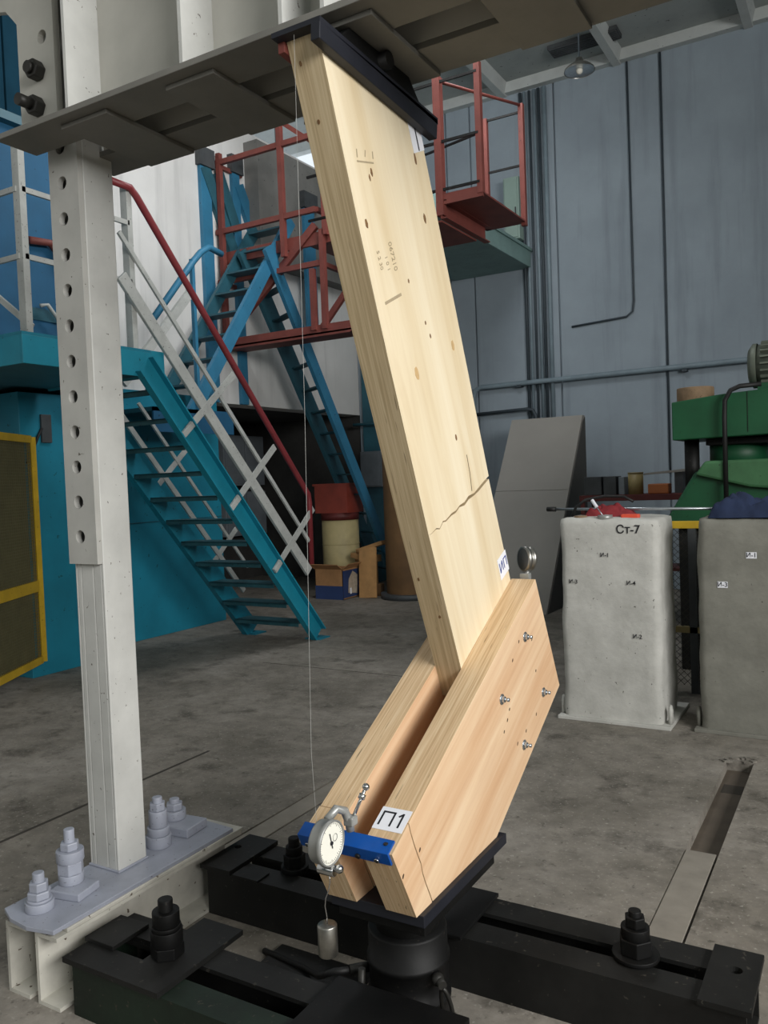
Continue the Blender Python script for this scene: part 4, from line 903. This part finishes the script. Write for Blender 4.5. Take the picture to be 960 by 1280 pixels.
tag(MB().lathe((-1.42, 5.10, 1.255), [(.030, 0), (.045, 0), (.045, .028), (.030, .028), (.030, 0)], 24).build('tape_roll', 'gauge_grey'), 'small grey tape roll on the white block in front of the red glove', 'tape')
tag(MB().lathe((-1.58, 5.12, 1.255), [(.026, 0), (.04, 0), (.04, .024), (.026, .024), (.026, 0)], 24).build('tape_roll', 'rust_drum'), 'brown tape roll on the white block near its left corner', 'tape')
scd = thing('screwdriver', 'screwdriver with white handle leaning on the red glove', 'screwdriver', (-1.46, 5.13, 1.28))
MB().cyl((-1.51, 5.14, 1.375), (-1.475, 5.12, 1.33), .011, 12).build('handle', 'paper', scd, .002); MB().cyl((-1.475, 5.12, 1.33), (-1.43, 5.10, 1.275), .004, 10).build('shank', 'zinc', scd)
tag(MB().tube([(-1.66, 5.2, 1.268), (-1.63, 5.19, 1.33), (-1.57, 5.2, 1.375), (-1.45, 5.22, 1.395), (-1.33, 5.22, 1.39), (-1.27, 5.2, 1.36)], .009, 8).build('rubber_strap', 'rubber'), 'black rubber strap looped over the tools on the white block', 'strap')

# mesh guard behind the blocks
mg = thing('mesh_guard', 'yellow topped wire mesh guard standing between the concrete blocks', 'guard fence', (-1.0, 5.95, 0))
MB().box(-1.75, -.35, 5.92, 5.97, 1.14, 1.19).build('top_rail', 'yellow', mg, .003)
MB().box(-1.75, -.35, 5.92, 5.97, .42, .46).build('middle_rail', 'tan_can', mg)
for x in (-1.75, -1.06, -.38): MB().box(x - .025, x + .025, 5.92, 5.97, 0, 1.14).build('post', 'dark_grey', mg)
b = MB()
for k in range(60):
    s0 = -1.75 + k * .045 - 1.1
    for sg in (1, -1):
        za, zb2 = .05, 1.14; xa, xb = (s0, s0 + 1.09) if sg > 0 else (s0 + 1.09, s0)
        ta = max(0, min(1, ((-1.75) - xa) / (xb - xa))); tb2 = max(0, min(1, ((-.35) - xa) / (xb - xa))); ta, tb2 = sorted((ta, tb2))
        if tb2 - ta > .02: b.bar((xa + (xb - xa) * ta, 5.945, za + 1.09 * ta), (xa + (xb - xa) * tb2, 5.945, za + 1.09 * tb2), .003, .003, (0, 1, 0))
stuff(b.build('wire_mesh', 'dark_wire', mg))

# green press
gm = thing('green_press', 'green industrial press with motor behind the concrete blocks at right', 'machine', (-.5, 7.0, 0))
MB().prism([(-1.34, 1.10), (-1.34, 1.18), (-1.13, 1.53), (.5, 1.53), (.75, 1.2), (.75, 1.10)], 'Y', 6.5, 7.6).build('base_casting', 'green', gm, .03)
MB().box(-1.28, .7, 6.62, 7.5, 0, 1.10).build('shaded_pedestal', 'black_worn', gm, .01)  # black colour stands in for shadow on the lower machine behind the guard
MB().prism([(-1.12, 1.50), (-1.05, 1.60), (-.35, 1.60), (.2, 1.38), (.2, 1.30), (-.75, 1.40)], 'Y', 6.44, 6.55).build('sloped_cover', 'green_dusty', gm, .02)
MB().cyl((-.88, 6.95, 1.53), (-.88, 6.95, 1.76), .21, 28).build('neck', 'green', gm)
MB().box(-1.08, -.60, 6.7, 7.3, 1.72, 1.765).build('neck_flange', 'black_worn', gm, .004)
MB().prism([(-1.285, 1.765), (-1.285, 2.05), (-.92, 2.085), (-.6, 2.10), (.5, 2.10), (.5, 1.79)], 'Y', 6.5, 7.35).build('head_casting', 'green', gm, .008)
MB().box(-.76, -.757, 6.495, 6.51, 1.80, 2.09).build('head_seam', 'black_worn', gm)
MB().cyl((-1.19, 6.75, 1.3), (-1.19, 6.75, 1.78), .055, 20).build('guide_column', 'black_worn', gm)
MB().cyl((-1.15, 6.72, 2.05), (-1.15, 6.72, 2.165), .135, 28).build('cap_drum', 'rust_drum', gm, .006)
mo = MB().cyl((-.74, 6.75, 2.29), (.1, 6.75, 2.29), .155, 28).build('motor', 'motor', gm)
MB().lathe((-.74, 6.75, 2.29), [(.001, -.03), (.12, -.03), (.165, 0), (.165, .03)], 28, (1, 0, 0)).build('end_cap', 'motor', mo)
b = MB()
for k in range(22):
    t = 2 * math.pi * k / 22; d = Vector((0, math.cos(t), math.sin(t))); b.bar(Vector((-.68, 6.75, 2.29)) + d * .165, Vector((.08, 6.75, 2.29)) + d * .165, .012, .03, d)
b.build('cooling_fins', 'motor', mo)
MB().box(-.7, .05, 6.6, 6.9, 2.10, 2.15).build('motor_foot', 'green', gm)
MB().tube([(-.905, 6.43, 1.30), (-.905, 6.43, 1.9), (-.90, 6.43, 2.03), (-.86, 6.43, 2.10), (-.80, 6.44, 2.125), (-.66, 6.46, 2.13)], .017, 8).build('hose', 'rubber', gm)

# shelf with boxes and cans
sh = thing('store_shelf', 'dark red steel shelf against the wall left of the green press', 'shelf', (-2.1, 8.6, 0))
MB().box(-2.60, -1.55, 8.4, 8.85, 1.25, 1.31).build('board', 'dark_red', sh, .003)
MB().box(-2.60, -1.55, 8.4, 8.85, .55, .58).build('board', 'dark_red', sh, .003)
for x in (-2.57, -1.58):
    for y in (8.43, 8.82): MB().box(x - .02, x + .02, y - .02, y + .02, 0, 1.25).build('leg', 'dark_red', sh)
tag(MB().box(-2.57, -2.39, 8.48, 8.7, 1.31, 1.50).build('storage_box', 'dark_grey', None, .006), 'dark grey box at the left end of the red shelf', 'box', 'boxes on the red shelf')
tag(MB().box(-2.37, -2.24, 8.48, 8.7, 1.31, 1.50).build('storage_box', 'dark_grey', None, .006), 'second dark grey box from the left on the red shelf', 'box', 'boxes on the red shelf')
tag(MB().box(-2.22, -2.16, 8.5, 8.7, 1.31, 1.49).build('storage_box', 'niche_grey', None, .006), 'narrow pale grey box beside the tan can on the shelf', 'box', 'boxes on the red shelf')
cn = thing('tin_can', 'tan round tin can on the red shelf', 'can', (-2.06, 8.56, 1.31)); MB().cyl((-2.06, 8.56, 1.31), (-2.06, 8.56, 1.52), .075, 24).build('body', 'tan_can', cn); MB().cyl((-2.06, 8.56, 1.52), (-2.06, 8.56, 1.532), .078, 24).build('lid', 'tan_can', cn)
tag(MB().box(-1.92, -1.72, 8.46, 8.62, 1.31, 1.41).build('storage_box', 'orange', None, .01), 'orange box on the red shelf next to the press', 'box', 'boxes on the red shelf')
tag(MB().prism([(-2.02, 1.50), (-1.98, 1.52), (-1.45, 1.56), (-1.30, 1.66), (-1.30, 1.65), (-1.45, 1.53)], 'Y', 8.64, 8.9).build('metal_sheet', 'slab_grey'), 'bent grey metal sheet lying over the shelf boxes', 'sheet')
MB().box(-1.70, -1.62, 8.66, 8.84, 1.31, 1.53).build('sheet_support', 'dark_grey', bpy.data.objects['metal_sheet'])

# grey wedge shaped casing
wg = thing('wedge_casing', 'tall grey wedge shaped casing standing before the blue wall', 'casing', (-3.55, 9.5, 0))
MB().prism([(8.70, 0), (10.24, 2.27), (10.34, 2.27), (10.34, 0)], 'X', -4.04, -3.10).build('sloped_shell', 'slab_grey', wg, .004)
MB().prism([(8.74, 0), (10.23, 2.19), (10.33, 2.25), (10.33, 0)], 'X', -3.10, -3.092).build('shaded_side', 'casing_shade', wg)  # thin sheet whose darker colour stands in for shade on this face
MB().prism([(9.62, 1.352), (9.628, 1.364), (9.622, 1.37), (9.614, 1.358)], 'X', -4.04, -3.10).build('shell_joint', 'slab_grey', wg)

# wall pipes and cables
GP = 'vertical conduits on the blue wall'
for i, (x, r_, lb) in enumerate(((-4.08, .022, 'leftmost vertical conduit of the bundle on the blue wall'), (-4.02, .022, 'second vertical conduit from left on the blue wall'), (-3.95, .018, 'third vertical conduit from left on the blue wall'),
                                 (-3.88, .022, 'third vertical conduit from right on the blue wall'), (-3.82, .022, 'second vertical conduit from right on the blue wall'), (-3.74, .03, 'rightmost and thickest vertical conduit on the blue wall'))):
    t = tag(MB().cyl((x, 11.03, 1.9 if i < 3 else 2.1), (x, 11.03, 6.78), r_, 10).build('wall_conduit', 'pipe' if i % 2 else 'pipe_dark'), lb, 'conduit', GP)
hp = thing('wall_pipe', 'long grey pipe running level along the blue wall to the motor', 'pipe', (-3.0, 11.0, 2.8))
MB().tube([(-4.90, 10.98, 2.0), (-4.90, 10.98, 2.68), (-4.87, 10.98, 2.78), (-4.78, 10.98, 2.82), (-1.2, 10.98, 2.84), (.5, 10.98, 2.85)], .035, 10).build('run', 'pipe', hp)
for x in (-4.2, -2.0): MB().box(x - .03, x + .03, 10.95, 11.06, 2.77, 2.80).build('clip', 'pipe_dark', hp)
tag(MB().tube([(-4.86, 10.99, 2.44), (-4.1, 10.99, 2.46), (-4.02, 10.99, 2.44), (-3.98, 10.99, 2.36), (-3.98, 10.99, 1.9)], .025, 8).build('bent_pipe', 'pipe_dark'), 'bent thin pipe on the blue wall left of the grey casing', 'pipe')
tag(MB().tube([(-2.63, 11.04, 6.8), (-2.62, 11.04, 3.75), (-2.64, 11.04, 3.62), (-2.72, 11.04, 3.56), (-3.45, 11.04, 3.52)], .014, 6).build('wall_cable', 'pipe_dark'), 'dark cable down the blue wall bending left below the lamp', 'cable')
tag(MB().tube([(-2.22, 11.04, 6.8), (-2.215, 11.04, 1.5)], .014, 6).build('wall_cable', 'pipe_dark'), 'straight dark cable down the blue wall, right of the bent one', 'cable')
vg = thing('ceiling_vent', 'dark rectangular vent in the ceiling beside the lamp', 'vent', (-3.0, 10.5, 6.9))
MB().box(-3.45, -2.58, 10.36, 10.62, 6.90, CZ).build('box', 'dark_grey', vg)
for k in range(6): MB().box(-3.44, -2.59, 10.37 + k * .042, 10.39 + k * .042, 6.885, 6.90).build('slat', 'dark_grey', vg)
la = thing('pendant_lamp', 'round metal pendant lamp hanging from the ceiling before the blue wall', 'lamp', (-2.5, 8.5, 5.6))
LP = Vector((-2.50, 8.5, 5.63))
MB().lathe(LP, [(.155, 0), (.15, .02), (.11, .055), (.05, .085), (.035, .13), (.001, .14)], 28).build('shade', 'brushed', la)
MB().lathe(LP + Vector((0, 0, .004)), [(.001, .02), (.05, .012), (.14, .006), (.15, .0)], 28).build('reflector', 'zinc', la)
MB().ball(LP + Vector((0, 0, .005)), .035).build('bulb', 'dial_white', la)
MB().cyl(LP + Vector((0, 0, .12)), (LP.x, LP.y, CZ), .009, 8).build('hanger', 'pipe_dark', la)

# red crane gallery on the right with green runway box beam behind
rg = thing('red_gallery', 'red steel crane gallery with railings right of the plank top', 'gallery', (-3.0, 7.1, 3.9))
RZ = 3.955
MB().box(-3.22, -2.80, 6.63, 7.66, RZ, RZ + .015).build('deck', 'red_oxide', rg)
MB().box(-3.22, -2.80, 6.60, 6.63, RZ - .03, RZ + .06).build('toe_board', 'red_oxide', rg)
MB().channel((-3.20, 6.60, RZ - .07), (-3.20, 7.55, RZ - .07), .16, .06, .012, side=1).build('beam', 'red_oxide', rg)
MB().box(-4.02, -3.20, 6.62, 7.36, RZ - .17, RZ - .155).build('lower_deck', 'red_oxide', rg)
for x, y, za, zb3, r_ in ((-3.20, 6.62, RZ - .12, 5.02, .034), (-2.82, 6.62, RZ, 5.05, .026), (-3.19, 7.64, RZ, 5.02, .022), (-2.82, 7.64, RZ - .03, 5.07, .024)):
    MB().box(x - r_, x + r_, y - r_, y + r_, za, zb3).build('post', 'red_oxide', rg)
for y in (6.7, 7.3): MB().box(-4.0, -3.94, y, y + .06, RZ - .17, CZ).build('hanger', 'red_oxide', rg)
for z in (4.97, 4.46, 4.05): MB().bar((-4.6, 6.60, z), (-2.82, 6.60, z), .018, .022).build('rail', 'black_worn', rg)
for z in (5.0, 4.50): MB().bar((-3.19, 7.64, z), (-2.82, 7.64, z), .016, .02).build('rail', 'black_worn', rg)
MB().bar((-4.6, 7.2, 4.52), (-2.82, 6.64, 4.47), .015, .018).build('rail', 'black_worn', rg)
MB().tube([(-3.19, 6.63, 4.99), (-3.0, 7.13, 5.02), (-2.82, 7.64, 5.06)], .014, 8).build('handrail', 'red_oxide', rg)
gb = thing('runway_beam', 'mint green box beam end below the red gallery at the blue wall', 'beam', (-4.1, 10.5, 4.3))
MB().box(-5.18, -4.00, 8.2, 11.05, 4.40, 4.62).build('box_beam', 'mint', gb, .006)
MB().box(-5.22, -3.98, 8.2, 11.05, 4.62, 4.66).build('top_flange', 'mint', gb)
MB().box(-5.10, -4.95, 9.9, 9.96, 4.05, 4.40).build('hanger_plate', 'blue', gb, .004)
eb = thing('switch_box', 'pale green switch box on the blue wall beside the conduits', 'switch box', (-4.17, 10.9, 4.85))
MB().box(-4.30, -4.08, 10.86, 11.02, 4.78, 5.62).build('body', 'mint_box', eb, .006); MB().box(-4.28, -4.10, 10.845, 10.86, 4.80, 5.60).build('door', 'mint_box', eb, .004)
MB().box(-4.13, -4.115, 10.83, 10.845, 5.1, 5.2).build('handle', 'dark_grey', eb)
